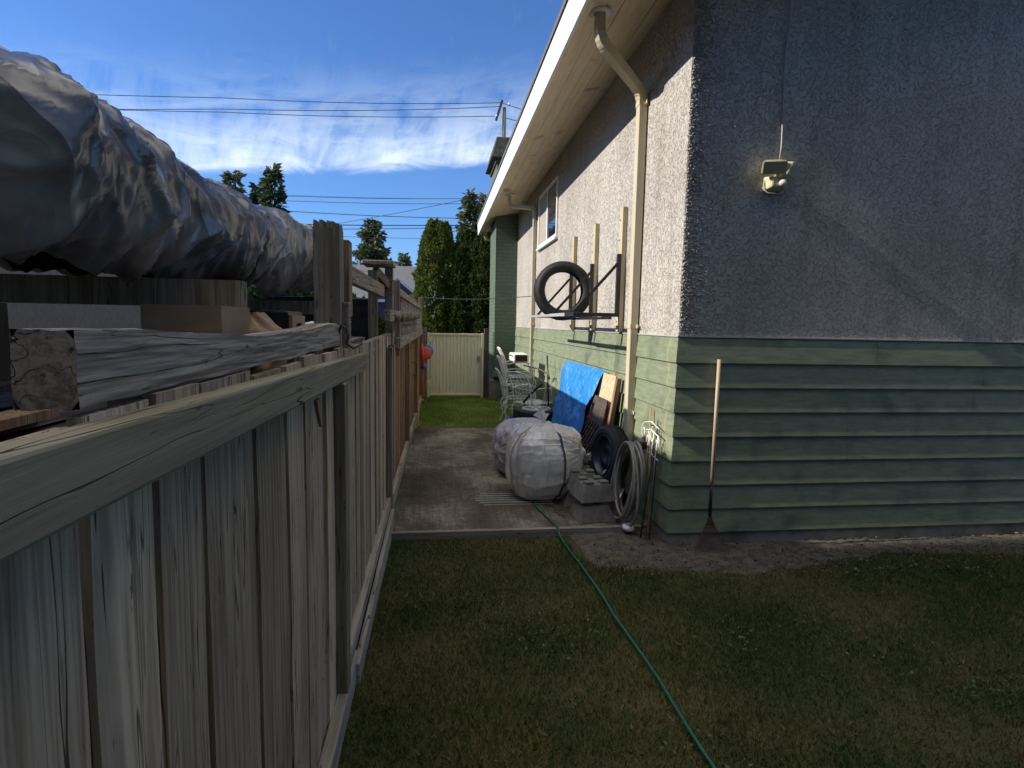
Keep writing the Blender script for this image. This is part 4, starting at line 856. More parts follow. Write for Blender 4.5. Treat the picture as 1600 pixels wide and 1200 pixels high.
for i in range(12):
    r0, r1 = .135, .170
    def pt(a, rr, h): return c3+(e1*math.sin(a)*1+e2*side*math.cos(a))*rr+ax*h
    a0, a1 = q[i], q[i+1]; stk.hexa([pt(a0, r0, .045), pt(a1, r0, .045), pt(a1, r1, .075), pt(a0, r1, .075), pt(a0, r0, .048), pt(a1, r0, .048), pt(a1, r1, .078), pt(a0, r1, .078)])
stk.build('sticker', M_vinyl, rm)
# pier blocks
def pier(cx, cy, z, lab, rot=0):
    t = thing('pier_block', (cx, cy, z), lab, 'concrete block', 'stacked concrete pier blocks')
    m_ = MB(); a, b_, h = .155, .105, .135
    m_.hexa([(cx-a, cy-a, z), (cx+a, cy-a, z), (cx+a, cy+a, z), (cx-a, cy+a, z), (cx-b_, cy-b_, z+h), (cx+b_, cy-b_, z+h), (cx+b_, cy+b_, z+h), (cx-b_, cy+b_, z+h)])
    m_.build('base', M_conc, t, bevel=.008)
    for sx in (-1, 1):
        for sy in (-1, 1): MB().box(cx+sx*.065-.036, cx+sx*.065+.036, cy+sy*.065-.036, cy+sy*.065+.036, z+h-.002, z+h+.022).build('lug', M_conc, t, bevel=.006)
    t.rotation_euler.z = rot
    return t
for (cx, cy, z, rot, lab) in ((1.30, 4.50, .05, .06, 'lower near concrete pier block beside the hose coil'), (1.305, 4.53, .208, .12, 'upper near concrete pier block under the spare wheel'), (1.29, 4.90, .05, -.05, 'lower far concrete pier block behind the plastic bag'), (1.29, 4.89, .208, .03, 'upper far concrete pier block under the spare wheel')):
    pier(cx, cy, z, lab, rot)
# ================================================================== PLASTIC BAGS
def bag(name, cen, rx, ry, rz, ties, m, lab, seed, flat=.75):
    cx, cy, cz = cen; t = thing(name, (cx, cy, SZ), lab, 'plastic bag', 'full plastic bags tied on the slab')
    ties = [Vector(q).normalized() for q in ties]
    def fn(uu, vv):
        a = uu*2*math.pi; ph = (vv-.5)*math.pi
        d = Vector((math.cos(a)*math.cos(ph), math.sin(a)*math.cos(ph), math.sin(ph)))
        pw = .70; e = Vector([math.copysign(abs(c)**pw, c) for c in d])
        disp = .10*nz(d, 1.7, seed)+.03*nz(d, 3.6, seed)+.012*(1-2*abs(nz(d, 4, seed+3)))+.003*nz(d, 20, seed)
        for T_ in ties:
            ang = math.acos(max(-1, min(1, d.dot(T_)))); o1 = T_.orthogonal().normalized(); o2 = T_.cross(o1)
            az_ = math.atan2(d.dot(o2), d.dot(o1)); fall = math.exp(-ang*1.7)
            pl = 1-2*abs(noise.noise(Vector((math.cos(az_)*4.5, math.sin(az_)*4.5, ang*.8+seed))))
            far = math.exp(-ang*.8)*min(1, ang*3)
            disp += .03*fall*pl*min(1, ang*3)
            for kf, am in ((4.2, .036), (8.5, .018)): disp += am*far*max(0, 1-4.5*abs(noise.noise(Vector((math.cos(az_)*kf, math.sin(az_)*kf, ang*.9+seed*2+kf)))))
            disp += .09*math.exp(-(ang/.09)**2)-.03*math.exp(-((ang-.2)/.10)**2)
        z = cz+rz*e.z*(1+disp)
        z = max(z, SZ+.006+.004*nz(d, 9))
        return (cx+rx*e.x*(1+disp), cy+ry*e.y*(1+disp), z)
    MB().grid(fn, 260, 150, closedu=True).build('bag_body', m, t, smooth=True)
    return t, fn
bg2, _ = bag('plastic_bag', (.99, 6.0, .32), .345, .36, .29, [(-1, -.35, .0)], M_bag2, 'smooth lilac grey plastic bag behind the roped front bag', 11.3)
bg1, fb1 = bag('plastic_bag', (1.005, 5.16, .375), .335, .34, .335, [(1, -.45, .22), (.1, .35, 1)], M_bag, 'big crinkled translucent plastic bag wrapped in rope and chain', 4.1)
def knot(bagthing, p, d, L_, m):
    d = Vector(d).normalized(); o1 = d.orthogonal().normalized(); o2 = d.cross(o1); p = Vector(p)
    def fn(uu, vv):
        a = uu*2*math.pi; rr = .012+vv**1.4*.045*(1+.5*math.sin(a*3+1)+.4*math.sin(a*7)); return p+d*(vv*L_*(1+.25*math.sin(a*2+2)))+(o1*math.cos(a)*.5+o2*math.sin(a))*rr
    MB().grid(fn, 40, 10, closedu=True).build('knot', m, bagthing, smooth=True)
q = fb1(math.atan2(.35, .1)/(2*math.pi), .86); knot(bg1, (1.03, 5.27, .70), (-.3, .1, 1), .10, M_bag)
knot(bg1, (1.325, 5.03, .435), (1, -.25, -.15), .075, M_bag)
# rope round the left side of the front bag and chain in front
rp_ = []
for k in range(40):
    t = k/39; ph = -1.45+t*2.75; d = (-.93, -.37); 
    vv = ph/math.pi+.5; q = fb1(math.atan2(-.42, -.90)/(2*math.pi) % 1, vv); rp_.append((q[0]-.008, q[1]-.01, q[2]+.004))
tag(MB().tube(rp_, .0095, 8).build('white_rope', M_rope, smooth=True, org=(.75, 4.95, .06)), 'white rope wrapped round the left side of the crinkled bag', 'rope')
rp_ = []
for k in range(40):
    t = k/39; ph = -1.45+t*2.5; q = fb1(math.atan2(-.62, -.78)/(2*math.pi) % 1, ph/math.pi+.5); rp_.append((q[0]-.006, q[1]-.012, q[2]+.004))
tag(MB().tube(rp_, .0055, 8).build('white_rope', M_rope, smooth=True, org=(.8, 4.9, .06)), 'thinner white cord beside the rope on the crinkled bag', 'rope')
def chain(pts, name, m, lab, lk=.030, rr=.0035):
    pts = [Vector(p) for p in pts]; mb = MB(); seglen = [(b_-a).length for a, b_ in zip(pts[:-1], pts[1:])]; tot = sum(seglen); n_ = int(tot/(lk*.72))
    def at(s):
        for a, b_, l in zip(pts[:-1], pts[1:], seglen):
            if s <= l: return a+(b_-a)*(s/l), (b_-a).normalized()
            s -= l
        return pts[-1], (pts[-1]-pts[-2]).normalized()
    for i in range(n_):
        c, d = at((i+.5)*tot/n_); o1 = d.orthogonal().normalized(); o1 = (Matrix.Rotation(i*math.pi/2+.4, 3, d) @ o1); loop = []
        for k in range(10):
            a = 2*math.pi*k/10; loop.append(c+d*math.cos(a)*lk*.5+o1*math.sin(a)*lk*.30)
        mb.tube(loop, rr, 5, closed=True)
    return tag(mb.build(name, m, smooth=True, org=tuple(pts[-1])), lab, 'chain')
cp = []
for k in range(24):
    ph = 1.0-k/23*2.35; q = fb1(math.atan2(-.97, .22)/(2*math.pi) % 1, ph/math.pi+.5); cp.append((q[0], q[1]-.012, q[2]))
chain(cp, 'steel_chain', M_black, 'dark steel chain hanging down the front of the crinkled bag')
chain([(1.0, 4.86, SZ+.006), (1.04, 4.75, SZ+.006), (1.02, 4.62, SZ+.006), (1.07, 4.5, SZ+.006)], 'steel_chain', mat('rusty chain', (.10, .085, .07), .6), 'loose end of chain lying on the slab before the bag')
# white bars modelled in place of sun streaks on the slab
ws = thing('sun_streaks', (.8, 4.95, SZ), 'row of thin white bars standing in for sun streaks on the slab', 'sun streaks')
for k in range(6): MB().tube([(.36+.03*abs(k-2.5), 4.86+k*.065, SZ+.005), (1.05, 4.86+k*.065, SZ+.005)], .005 if 0 < k < 5 else .003, 6).build('sun_streak', M_rope, ws)
# ================================================================== HOSES
hc = thing('hose_coil', (1.62, 4.40, .03), 'grey beige garden hose hanging in a tall coil at the house corner', 'hose')
pts = []; turns = 9; M_ = 36*turns
for k in range(M_+1):
    a = 2*math.pi*k/36; tr_ = k/36
    jy = .05*math.sin(tr_*2.3)+.012*math.sin(a*3+tr_); jz = .03*math.sin(tr_*1.7+1)
    ry = .225+.035*math.sin(tr_*3.1); rz = .31+.025*math.sin(tr_*1.3+2)
    rad_ = 1+.03*math.sin(tr_*5)
    z = .70-.02*0-rz+rz*math.cos(a)*rad_+jz*(1-math.cos(a))*.6
    pts.append((1.60-.085*(.5+.5*math.sin(tr_*2.7))-.03*(1-math.cos(a)), 4.33+jy*(1-math.cos(a))*.7+ry*math.sin(a)*rad_, max(z, .03)))
MB().tube(pts, .0105, 8).build('hose_loops', M_hose, hc, smooth=True)
MB().tube([(1.58, 4.52, .60), (1.55, 4.53, .45), (1.56, 4.52, .32), (1.57, 4.51, .22)], [.018, .016, .016, .014], 8).build('spray_wand', M_black, hc, smooth=True)
MB().box(1.60, 1.69, 4.28, 4.40, .66, .72).build('hanger', M_black, hc, bevel=.01)
MB().tube([(1.56, 4.50, .28), (1.53, 4.46, .25), (1.50, 4.42, .22)], .012, 8).build('coupling', M_metal, hc, smooth=True)
tag(MB().lathe([(.001, .03), (.03, .03), (.045, .018), (.05, 0), (.001, 0)], (1.50, 4.19, .06), (.1, -.3, 1), 20, closed=False).build('lid', M_vinyl, smooth=True, org=(1.5, 4.19, .05)), 'small white plastic cap on the slab edge under the hose coil', 'lid')  # loose white plastic cap lying on the ground
gp_ = [(1.02, 5.1, .056), (.93, 5.02, .057), (.885, 4.93, .058), (.88, 4.8, .06), (.90, 4.62, .062), (.925, 4.45, .064), (.94, 4.30, .074), (.95, 4.215, .072), (.955, 4.15, .03), (.962, 3.95, .022), (.985, 3.6, .022), (1.0, 3.2, .022), (.998, 2.95, .024), (1.012, 2.7, .022), (1.022, 2.4, .024), (1.02, 2.2, .023), (1.018, 2.0, .024), (1.025, 1.8, .022), (1.05, 1.4, .024), (1.10, .9, .022)]
def smooth_path(p, n=6):
    out = []; p = [Vector(q) for q in p]
    for i in range(len(p)-1):
        a, b_, c, d = p[max(i-1, 0)], p[i], p[i+1], p[min(i+2, len(p)-1)]
        for k in range(n):
            t = k/n; out.append(.5*((2*b_)+(-a+c)*t+(2*a-5*b_+4*c-d)*t*t+(-a+3*b_-3*c+d)*t**3))
    out.append(p[-1]); return out
tag(MB().tube(smooth_path(gp_), .0075, 8).build('green_hose', M_green, smooth=True, org=(1, 3, .02)), 'thin green garden hose running over the slab edge and down the lawn', 'hose')
# ================================================================== STICKS, PLANT STAND, RAKE
ps = thing('wire_plant_stand', (1.66, 4.25, .0), 'white and black scrolled wire plant support leaning behind the hose coil', 'plant support')
mb = MB()
for k in range(4):
    y = 4.10+k*.085; pts = []
    for q in range(20):
        a = q/19*math.pi*2.4; rr = .045*(1-q/28); pts.append((1.668-.004*k, y+rr*math.sin(a)*(1 if k % 2 else -1), .74+.05*(k % 2)+rr*math.cos(a)*1.5))
    mb.tube(pts, .0045, 6)
    mb.tube([(1.672, y, .80), (1.66, y+.01, .62), (1.65, y, .42)], .004, 6)
for z in (.62, .80, .86): mb.tube([(1.668, 4.07+.0*z, z), (1.664, 4.22, z+.03), (1.668, 4.38, z)], .0045, 6)
mb.build('scrollwork', M_ironw, ps, smooth=True)
MB().tube([(1.66, 4.12, .75), (1.60, 4.10, .30), (1.56, 4.08, .02)], .005, 6).tube([(1.66, 4.34, .75), (1.62, 4.33, .4)], .005, 6).build('stake', M_black, ps, smooth=True)
tag(MB().tube([(1.69, 4.32, .975), (1.64, 4.16, .55), (1.60, 4.03, .02)], .008, 8).build('bamboo_cane', M_bamboo, smooth=True, org=(1.6, 4.03, 0)), 'tan bamboo cane leaning on the siding beside the hose coil', 'cane')
tag(MB().tube([(1.695, 4.17, .91), (1.67, 4.12, .45), (1.62, 4.05, .02)], .004, 6).build('metal_stake', M_black, smooth=True, org=(1.63, 4.05, 0)), 'thin dark metal stake beside the bamboo cane', 'stake')
rake = thing('leaf_rake', (1.99, 3.82, 0), 'old leaf rake with a pale wooden handle leaning on the shaded green siding', 'rake')
MB().tube([(2.022, 3.90, 1.395), (2.00, 3.865, .48)], .0135, 12).build('handle', M_handle, rake, smooth=True)
MB().tube([(2.00, 3.867, .50), (1.996, 3.86, .26)], .012, 10).build('socket', M_black, rake, smooth=True)
mb = MB()
for k in range(17):
    a = (k-8)/8*.36; sx = math.sin(a); mb.tube([(1.996, 3.858, .27), (1.996+sx*.12, 3.845, .18), (1.996+sx*.36, 3.80, .035), (1.996+sx*.38, 3.765, .01)], .0022, 5)
mb.build('tine', M_tine, rake); MB().tube([(1.996-.042, 3.846, .18), (1.996, 3.842, .185), (1.996+.042, 3.846, .18)], .004, 6).build('cross_wire', M_tine, rake)
# ================================================================== GARDEN CHAIRS
def garden_chair(cx, cy, z, lab, grp):
    t = thing('garden_chair', (cx, cy, z), lab, 'chair', grp); r_ = .0105
    bk = MB()
    for dy in (-.21, .21):
        bk.tube(smooth_path([(cx-.20, cy+dy, z+.42), (cx-.235, cy+dy, z+.60), (cx-.28, cy+dy, z+.76), (cx-.335, cy+dy, z+.87)], 4), r_, 8)
    for dy in (-.13, -.045, .045, .13):
        bk.tube(smooth_path([(cx-.205, cy+dy, z+.42), (cx-.238, cy+dy, z+.60), (cx-.283, cy+dy, z+.76), (cx-.335, cy+dy, z+.86)], 4), .006, 6)
    bk.tube([(cx-.335, cy-.22, z+.87), (cx-.345, cy, z+.885), (cx-.335, cy+.22, z+.87)], r_, 8); bk.tube([(cx-.25, cy-.21, z+.64), (cx-.25, cy+.21, z+.64)], .007, 6)
    bk.build('backrest', M_ironw, t, smooth=True)
    st = MB(); st.tube([(cx-.20, cy-.21, z+.42), (cx+.21, cy-.22, z+.43), (cx+.21, cy+.22, z+.43), (cx-.20, cy+.21, z+.42)], r_, 8, closed=True)
    for k in range(7): st.box(cx-.185+k*.055, cx-.155+k*.055, cy-.205, cy+.205, z+.425, z+.431)
    st.build('seat', M_ironw, t)
    for sx in (-1, 1):
        for sy in (-1, 1):
            MB().tube(smooth_path([(cx+sx*.195, cy+sy*.205, z+.42), (cx+sx*.235, cy+sy*.225, z+.33), (cx+sx*.20, cy+sy*.21, z+.16), (cx+sx*.225, cy+sy*.225, z+.05), (cx+sx*.255, cy+sy*.24, z+.006)], 4), .010, 8).build('leg', M_ironw, t, smooth=True)
    ap = MB()
    for sy in (-1, 1):
        for q in range(2): ap.tube([(cx-.2+.4*k/10, cy+sy*.212, z+.30+.035*math.sin(k/10*math.pi*2+q*math.pi)) for k in range(11)], .005, 6)
    for q in range(2): ap.tube([(cx-.205, cy-.2+.4*k/10, z+.30+.035*math.sin(k/10*math.pi*2+q*math.pi)) for k in range(11)], .005, 6)
    ap.build('apron_scroll', M_ironw, t, smooth=True)
    for sy in (-1, 1):
        MB().tube(smooth_path([(cx-.24, cy+sy*.23, z+.63), (cx-.05, cy+sy*.25, z+.66), (cx+.14, cy+sy*.25, z+.645), (cx+.20, cy+sy*.24, z+.56), (cx+.20, cy+sy*.22, z+.43)], 4), .009, 8).build('armrest', M_ironw, t, smooth=True)
    return t
gd = 'white iron garden chairs in a stack'
c1 = garden_chair(1.33, 9.15, SZ-.03, 'lowest white iron garden chair of the stack by the wall', gd)
c2 = copy_thing(c1, (1.345, 9.15, .22), 'white iron garden chair second from the bottom of the stack')
c3_ = copy_thing(c1, (1.355, 9.13, .36), 'topmost white iron garden chair with a small dark fronted box on it')
c4_ = copy_thing(c1, (1.46, 8.30, .05), 'separate white iron chair half hidden behind the flat wheels', rz=.5)
# box on top of the stack
rb = thing('small_case', (1.40, 8.98, 1.045), 'small cream case with a dark brown front on top of the chair stack', 'case')
MB().box(1.22, 1.46, 8.86, 9.40, 1.022, 1.155).build('case_body', M_yel if False else M_ironw, rb, bevel=.025)
MB().box(1.245, 1.435, 8.852, 8.859, 1.04, 1.14).build('front_panel', mat('dark brown panel', (.035, .018, .010), .3), rb, bevel=.003)
# things behind the wheels: folding hand cart frame
hcart = thing('folding_cart', (1.52, 7.9, .5), 'folded black handled cart frame leaning between the wheels and the siding', 'cart')
MB().tube([(1.28, 8.15, .50), (1.40, 8.0, .68), (1.50, 7.9, .80)], .018, 8).tube([(1.30, 8.35, 1.02), (1.50, 8.1, .98), (1.60, 7.95, .92), (1.60, 7.9, .86)], .010, 8).build('frame_tube', M_black, hcart, smooth=True)
MB().tube([(1.60, 8.1, 1.18), (1.62, 8.0, .40)], .012, 8).build('upright', M_black, hcart, smooth=True)
mb = MB(); mb.tube([(1.50, 7.7, .58), (1.51, 7.7, .84), (1.57, 7.7, .87), (1.60, 7.7, .60)], .008, 8); mb.tube([(1.47, 7.72, .50), (1.50, 7.72, .66), (1.53, 7.72, .50)], .010, 8); mb.build('grip', M_ironw, hcart, smooth=True)
# blue crate
bc = thing('blue_crate', (1.20, 8.72, SZ), 'blue plastic crate on the slab under the white chairs', 'crate')
mb = MB()
mb.box(1.12, 1.40, 8.50, 8.52, SZ, .12).box(1.12, 1.40, 8.50, 8.52, .17, .20).box(1.12, 1.14, 8.521, 8.80, SZ, .12).box(1.12, 1.14, 8.521, 8.80, .17, .20).box(1.38, 1.40, 8.521, 8.80, SZ, .20).box(1.141, 1.379, 8.78, 8.80, SZ, .20).box(1.141, 1.379, 8.521, 8.779, SZ+.002, SZ+.01)
for k in range(7): mb.box(1.12+k*.045, 1.128+k*.045, 8.502, 8.518, .1205, .1695)
for k in range(6): mb.box(1.122, 1.138, 8.54+k*.045, 8.548+k*.045, .1205, .1695)
mb.build('crate_shell', M_blue, bc)
# ================================================================== BACKGROUND
def hedge_tree(x, y, rad, h, n_, m, lab, seed, size=.075):
    t = thing('cedar_tree', (x, y, 0), lab, 'tree', 'columnar cedars behind the gate')
    MB().tube([(x, y, 0), (x+.03, y, h*.5), (x, y, h*.9)], [.08, .06, .02], 8).build('trunk', M_bark, t, smooth=True)
    a = rng.uniform(0, 2*np.pi, n_); v = rng.uniform(0, 1, n_)**.85; z = .15+v*(h-.15)
    prof = np.minimum(1, .75+.5*v)*np.sqrt(np.clip(1-((v-.35)/.68)**2*np.where(v > .35, 1, .1), 0.002, 1))
    nn = np.array([noise.noise(Vector((math.cos(q)*2.2+seed, math.sin(q)*2.2, w_*2.6)))+.5*noise.noise(Vector((math.cos(q)*6+seed, math.sin(q)*6, w_*7))) for q, w_ in zip(a, z)])
    rr = rad*prof*(1+.24*nn)*(1-.30*rng.uniform(0, 1, n_)**2.2)
    P0 = np.stack([x+rr*np.cos(a), y+rr*np.sin(a), z+.12*nn], 1)
    D = np.stack([np.cos(a)*.55, np.sin(a)*.55, np.full(n_, 1.0)], 1)+rng.normal(size=(n_, 3))*.45
    V, Fq = leaves(P0, D, size, .26); fast_mesh('crown', V, Fq, m, t); return t
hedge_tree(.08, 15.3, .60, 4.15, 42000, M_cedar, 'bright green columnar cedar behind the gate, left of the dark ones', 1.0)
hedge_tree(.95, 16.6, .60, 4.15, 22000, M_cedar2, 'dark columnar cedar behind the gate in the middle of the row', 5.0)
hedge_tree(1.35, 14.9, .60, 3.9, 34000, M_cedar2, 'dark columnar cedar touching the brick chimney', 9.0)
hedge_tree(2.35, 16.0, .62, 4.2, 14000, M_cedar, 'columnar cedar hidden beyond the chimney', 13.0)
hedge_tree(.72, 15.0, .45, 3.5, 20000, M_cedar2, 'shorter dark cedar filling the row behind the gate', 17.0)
def conifer(x, y, h, rad, m, lab, seed, dens=1.0, droop=.25, leaf=.28, z0=1.0):
    t = thing('conifer_tree', (x, y, 0), lab, 'tree', 'tall conifers beyond the yard')
    MB().tube([(x, y, 0), (x, y, h*.5), (x+.05, y, h*.98)], [h*.02, h*.012, .02], 8).build('trunk', M_bark, t, smooth=True)
    rs = np.random.default_rng(seed); PP = []; DD = []; z = z0
    while z < h*.99:
        v = z/h; L_ = rad*(1-v)**.8*rs.uniform(.75, 1.1)+.12; nb_ = int(6+3*rs.uniform())
        for k in range(nb_):
            a = rs.uniform(0, 2*np.pi); L2 = L_*rs.uniform(.6, 1.12); kk = max(6, int(L2*26*dens))
            s = rs.uniform(.12, 1, kk); up = .25 if v > .8 else -droop
            px_ = x+np.cos(a)*s*L2+rs.normal(0, .06+.10*L2*.3, kk)*(1.1-s); py_ = y+np.sin(a)*s*L2+rs.normal(0, .06+.10*L2*.3, kk)*(1.1-s)
            pz_ = z+up*s*L2+.25*L2*s**3*.6+rs.normal(0, .07, kk)
            PP.append(np.stack([px_, py_, pz_], 1)); DD.append(np.stack([np.cos(a)+rs.normal(0, .7, kk), np.sin(a)+rs.normal(0, .7, kk), rs.normal(-.15, .5, kk)], 1))
        z += .16+.10*rs.uniform()
    V, Fq = leaves(np.concatenate(PP), np.concatenate(DD), leaf, .2); fast_mesh('crown', V, Fq, m, t); return t
conifer(-6.15, 24, 7.4, 1.25, M_fir, 'dark dense conifer rising behind the grey tarp', 21, 1.6, leaf=.30)
conifer(-6.75, 24.6, 6.9, 1.2, M_fir, 'dark conifer just left of the dense one behind the tarp', 22, 1.5, leaf=.30)
conifer(-7.75, 24.5, 7.4, 1.1, M_fir2, 'ragged conifer at the left behind the grey tarp', 23, 1.3, leaf=.32)
conifer(-4.3, 42, 8.6, 3.3, M_fir2, 'broad conifer behind the grey roofed house', 24, 1.5, leaf=.42)
conifer(-2.35, 46, 6.7, 2.3, M_fir2, 'small pale conifer between the grey roof and the cedars', 25, 1.2, leaf=.38)
conifer(1.75, 30, 8.2, 1.6, M_fir2, 'tall conifer above the cedars left of the roof edge', 26, 1.5, leaf=.32)
conifer(2.6, 31, 8.3, 1.5, M_fir2, 'tall conifer nearest the chimney above the cedars', 27, 1.4, leaf=.32)
# bushes in the neighbour's yard
def bush(x, y, rad, h, lab, seed, n_=9000, z=0):
    t = thing('bush', (x, y, 0), lab, 'bush', 'bushes in the neighbouring yard')
    MB().tube([(x, y, 0), (x, y, h*.6)], .03, 6).build('stem', M_bark, t)
    d = rng.normal(size=(n_, 3)); d /= np.linalg.norm(d, axis=1, keepdims=True); nn = np.array([noise.noise(Vector(q)*2.3+Vector((seed, 0, 0))) for q in d])
    rr = (1+.45*nn)*(1-.35*rng.uniform(0, 1, n_)**2)
    P0 = np.array([x, y, h*.55])+d*rr[:, None]*np.array([rad, rad, h*.48])
    V, Fq = leaves(P0, d+rng.normal(size=(n_, 3))*.7, .10, .3); fast_mesh('crown', V, Fq, M_bush, t)
bush(-2.0, 8.2, .55, 2.15, 'leafy bush seen left of the tall split post', 3); bush(-1.55, 12.5, .6, 1.9, 'dark bush beside the fence below the grey roof', 6); bush(-3.2, 14, 1.3, 2.2, 'wide bush behind the stacked boards', 8)
bush(-6.5, 19, 2.0, 3.0, 'tall shrub in the yard below the dark conifers', 12, 14000); bush(-9.5, 18, 2.2, 3.2, 'tall shrub at the far left of the neighbouring yard', 14, 14000)
# blue gabled house with grey roof
bh = thing('bungalow', (-3.2, 30, 0), 'blue bungalow with grey shingle roof and white trimmed gable beyond the fence', 'house')
M_bluew = mat('slate blue siding', (.05, .065, .11), .7, (.06, .08, .13), (2, 2, 30)); M_roofg = mat('light grey shingles', (.09, .09, .095), .9, (.14, .14, .145), (12, 12, 12), .4, None, .01)
MB().box(-12, -1.2, 30, 38, 0, 2.75).build('wall', M_bluew, bh)
r1 = MB(); r1.prism([(-12.6, 29.4, 2.7), (-12.6, 38.6, 2.7), (-12.6, 34, 4.75)], (12.0, 0, 0)); r1.build('roof', M_roofg, bh)
MB().prism([(-3.0, 28.6, 2.62), (-.5, 28.6, 2.62), (-1.75, 28.6, 3.62)], (0, 5, 0)).build('gable_roof', M_roofg, bh)
MB().prism([(-2.75, 28.55, 2.70), (-.75, 28.55, 2.70), (-1.75, 28.55, 3.48)], (0, .04, 0)).build('gable_face', M_bluew, bh)
tm = MB(); tm.bar((-3.05, 28.48, 2.60), (-1.75, 28.48, 3.66), .10, .12, up=(0, 0, 1)); tm.bar((-.45, 28.48, 2.60), (-1.75, 28.48, 3.66), .10, .12); tm.box(-2.9, -.6, 28.45, 28.53, 2.52, 2.66); tm.build('trim', M_white, bh)
MB().box(-2.7, -.8, 28.7, 30, 0, 2.55).build('porch_wall', M_bluew, bh)
wv = MB().box(-2.15, -1.35, 28.64, 28.70, 1.5, 2.38).build('window', M_vinyl, bh); MB().box(-2.07, -1.79, 28.62, 28.635, 1.58, 2.30).box(-1.71, -1.43, 28.62, 28.635, 1.58, 2.30).build('pane', M_glass, wv)
MB().box(-4.15, -4.05, 33, 33.1, 4.0, 4.9).build('vent_pipe', M_vinyl, bh)
# white trimmed garage nearer
gg = thing('garage', (-5, 24, 0), 'low garage with white door in the neighbouring yard', 'garage')
MB().box(-6.2, -3.2, 24, 28, 0, 2.2).build('wall', mat('grey siding', (.15, .16, .16), .7), gg); MB().prism([(-6.4, 23.8, 2.2), (-6.4, 28.2, 2.2), (-6.4, 26, 2.75)], (3.4, 0, 0)).build('roof', M_roofg, gg); MB().box(-5.6, -3.8, 23.95, 23.99, .1, 1.9).build('door', M_cable, gg)
# neighbour's house on the left: casts the long shade over the yard
nh = thing('neighbour_house', (-7.5, 4, 0), 'beige neighbouring bungalow with dark roof on the left beyond the fence', 'house')
M_nst = mat('beige stucco', (.20, .175, .14), .9, (.24, .21, .17), (14, 14, 14), .4, None, .006)
MB().box(-13, -5.6, -6, 13.0, 0, 4.55).build('wall', M_nst, nh)
EZ = .66+.601*(WX+5.05)
MB().prism([(-5.05, -6.5, EZ), (-13.6, -6.5, EZ), (-9.3, -6.5, EZ+1.35)], (0, 20.1, 0)).build('roof', M_roof, nh)
MB().box(-5.06, -5.03, -6.5, 13.6, EZ-.2, EZ-.004).build('fascia', M_white, nh)
for y in (2.5, 8.6):
    wv = MB().box(-5.6, -5.56, y, y+1.5, 2.7, 3.8).build('window', M_vinyl, nh); MB().box(-5.565, -5.55, y+.08, y+.70, 2.78, 3.72).box(-5.565, -5.55, y+.80, y+1.42, 2.78, 3.72).build('pane', M_glass, wv)
ap = thing('sun_blocker', (-14, -8, 0), 'unseen tall house added behind the left neighbour to shade the lawn', 'house')  # added out of view to keep the sun off the lawn
MB().box(-22, -14, -22, 3.62, 0, 13.5).build('wall', M_nst, ap); MB().prism([(-22.5, -22.3, 13.5), (-13.6, -22.3, 13.5), (-18, -22.3, 15)], (0, 25.6, 0)).build('roof', M_roof, ap)
bk = thing('sky_blocker', (2.5, -6, 0), 'unseen tall outbuilding added behind the viewer to cut sky light', 'garage')  # added out of view to darken the end wall and lawn
MB().box(-3, 14, -11, -3.6, 0, 7.5).build('wall', M_sidS, bk); MB().prism([(-3.4, -11.4, 7.5), (-3.4, -3.2, 7.5), (-3.4, -7.3, 9.3)], (17.8, 0, 0)).build('roof', M_roof, bk)
# utility pole and wires
up = thing('utility_pole', (4.5, 40, 0), 'wooden utility pole with an angled crossarm rising behind the chimney', 'utility pole')
MB().tube([(4.55, 40, 0), (4.55, 40, 15.9)], [.20, .13], 12).build('pole', M_polewood, up, smooth=True)
MB().bar((4.0, 39.84, 15.0), (4.40, 39.84, 16.3), .14, .16).build('crossarm', M_polewood, up)
for q in ((4.05, 39.85, 15.3), (4.85, 39.9, 16.1)): MB().lathe([(.001, -.12), (.05, -.12), (.09, 0), (.05, .08), (.001, .12)], q, (0, 0, 1), 12, closed=False).build('insulator', M_vinyl, up, smooth=True)
def wire(a, b_, s, lab, rr=.022):
    a, b_ = Vector(a), Vector(b_); pts = []
    for k in range(41):
        t = k/40; p = a.lerp(b_, t); p.z -= s*4*t*(1-t); pts.append(p)
    tag(MB().tube(pts, rr, 5).build('utility_wire', M_wire, org=tuple(b_)), lab, 'wire', 'overhead utility wires')
WIRES = []
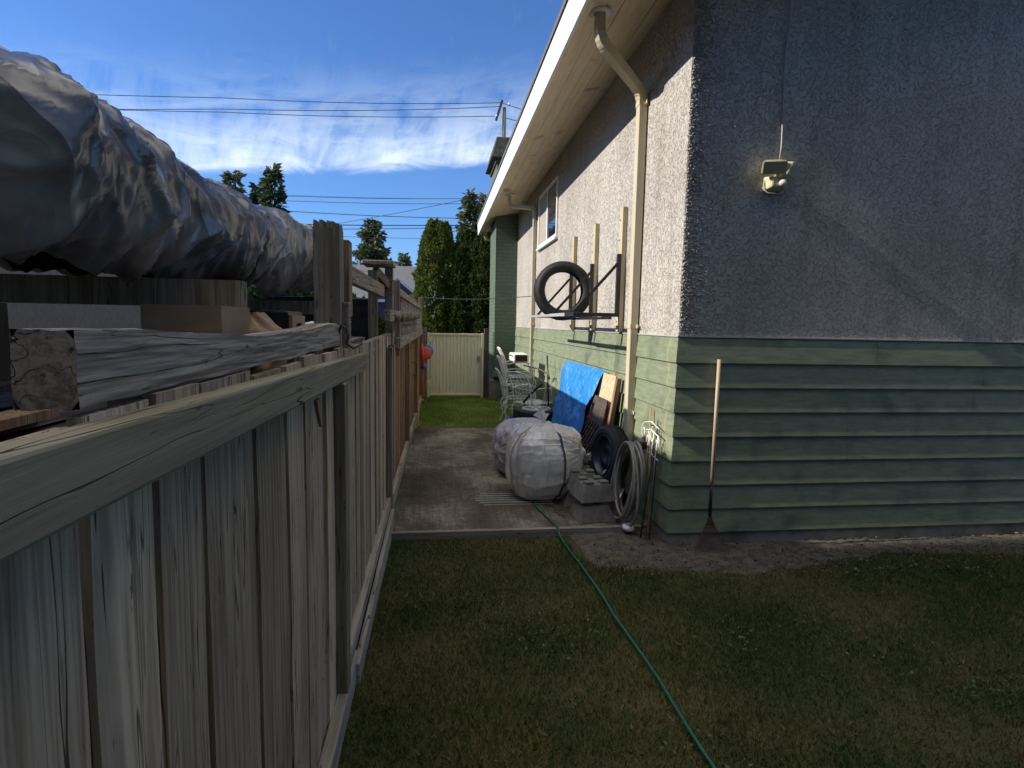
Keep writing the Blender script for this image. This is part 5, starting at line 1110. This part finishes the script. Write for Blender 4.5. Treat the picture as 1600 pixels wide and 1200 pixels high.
for (xa, za, xb, zb_, xend, zend, y, lab, rr) in (
    (-13.1, 15.31, 4.34, 16.2, 4.34, 16.2, 40, 'uppermost overhead wire reaching the pole insulator', .022),
    (-13.1, 14.78, 4.3, 16.1, 4.3, 16.1, 40.4, 'second overhead wire from the top, reaching the pole', .022),
    (-13.1, 14.42, 4.05, 15.3, 4.05, 15.3, 39.9, 'third overhead wire from the top, ending low on the crossarm', .022),
    (-8.97, 9.78, 3.66, 10.19, 9, 10.5, 41, 'faint high wire of the middle group above the conifers', .010),
    (-8.98, 9.52, 1.73, 9.88, 9, 10.2, 40, 'upper wire of the middle pair above the conifers', .016),
    (-8.98, 9.22, 1.52, 9.53, 9, 9.8, 40, 'lower wire of the middle pair above the conifers', .016),
    (-8.80, 8.38, 1.11, 8.40, 9, 8.7, 39, 'single thick wire sloping just above the small conifers', .022),
    (-8.42, 7.46, -1.22, 7.68, 9, 8.1, 38, 'upper thick cable of the lowest bundle', .030),
    (-8.42, 7.22, -1.22, 7.55, 9, 8.0, 38.3, 'middle cable of the lowest bundle', .022),
    (-8.22, 6.90, -1.22, 6.96, 9, 7.3, 38.6, 'lowest thin wire passing behind the cedars', .014)):
    xl = -36; zl = za-(zb_-za)/(xb-xa)*(xa-xl)+.9; pts = []
    for k in range(60):
        t = k/59; x = xl+(xend-xl)*t; z = (za+(zb_-za)*(x-xa)/(xb-xa)) if x < xb else zb_+(zend-zb_)*(x-xb)/max(xend-xb, .01)
        z += .0009*(x-xa)**2 if x < xa else -.0022*(x-xa)*(min(x, xb)-xb)*-1*(1 if x < xb else 0); pts.append((x, y, z))
    tag(MB().tube(pts, rr, 5).build('utility_wire', M_wire, org=pts[-1]), lab, 'wire', 'overhead utility wires')
wire((-8.42, 39.5, 7.38), (3.6, 33, 8.9), .1, 'slanting service wire crossing the level wires', .018)
wire((4.34, 40, 16.2), (14, 44, 15.8), .1, 'short upper wire leaving the pole to the right', .022)
wire((4.35, 40, 15.3), (14, 43, 15.0), .1, 'short lower wire leaving the pole to the right', .022)
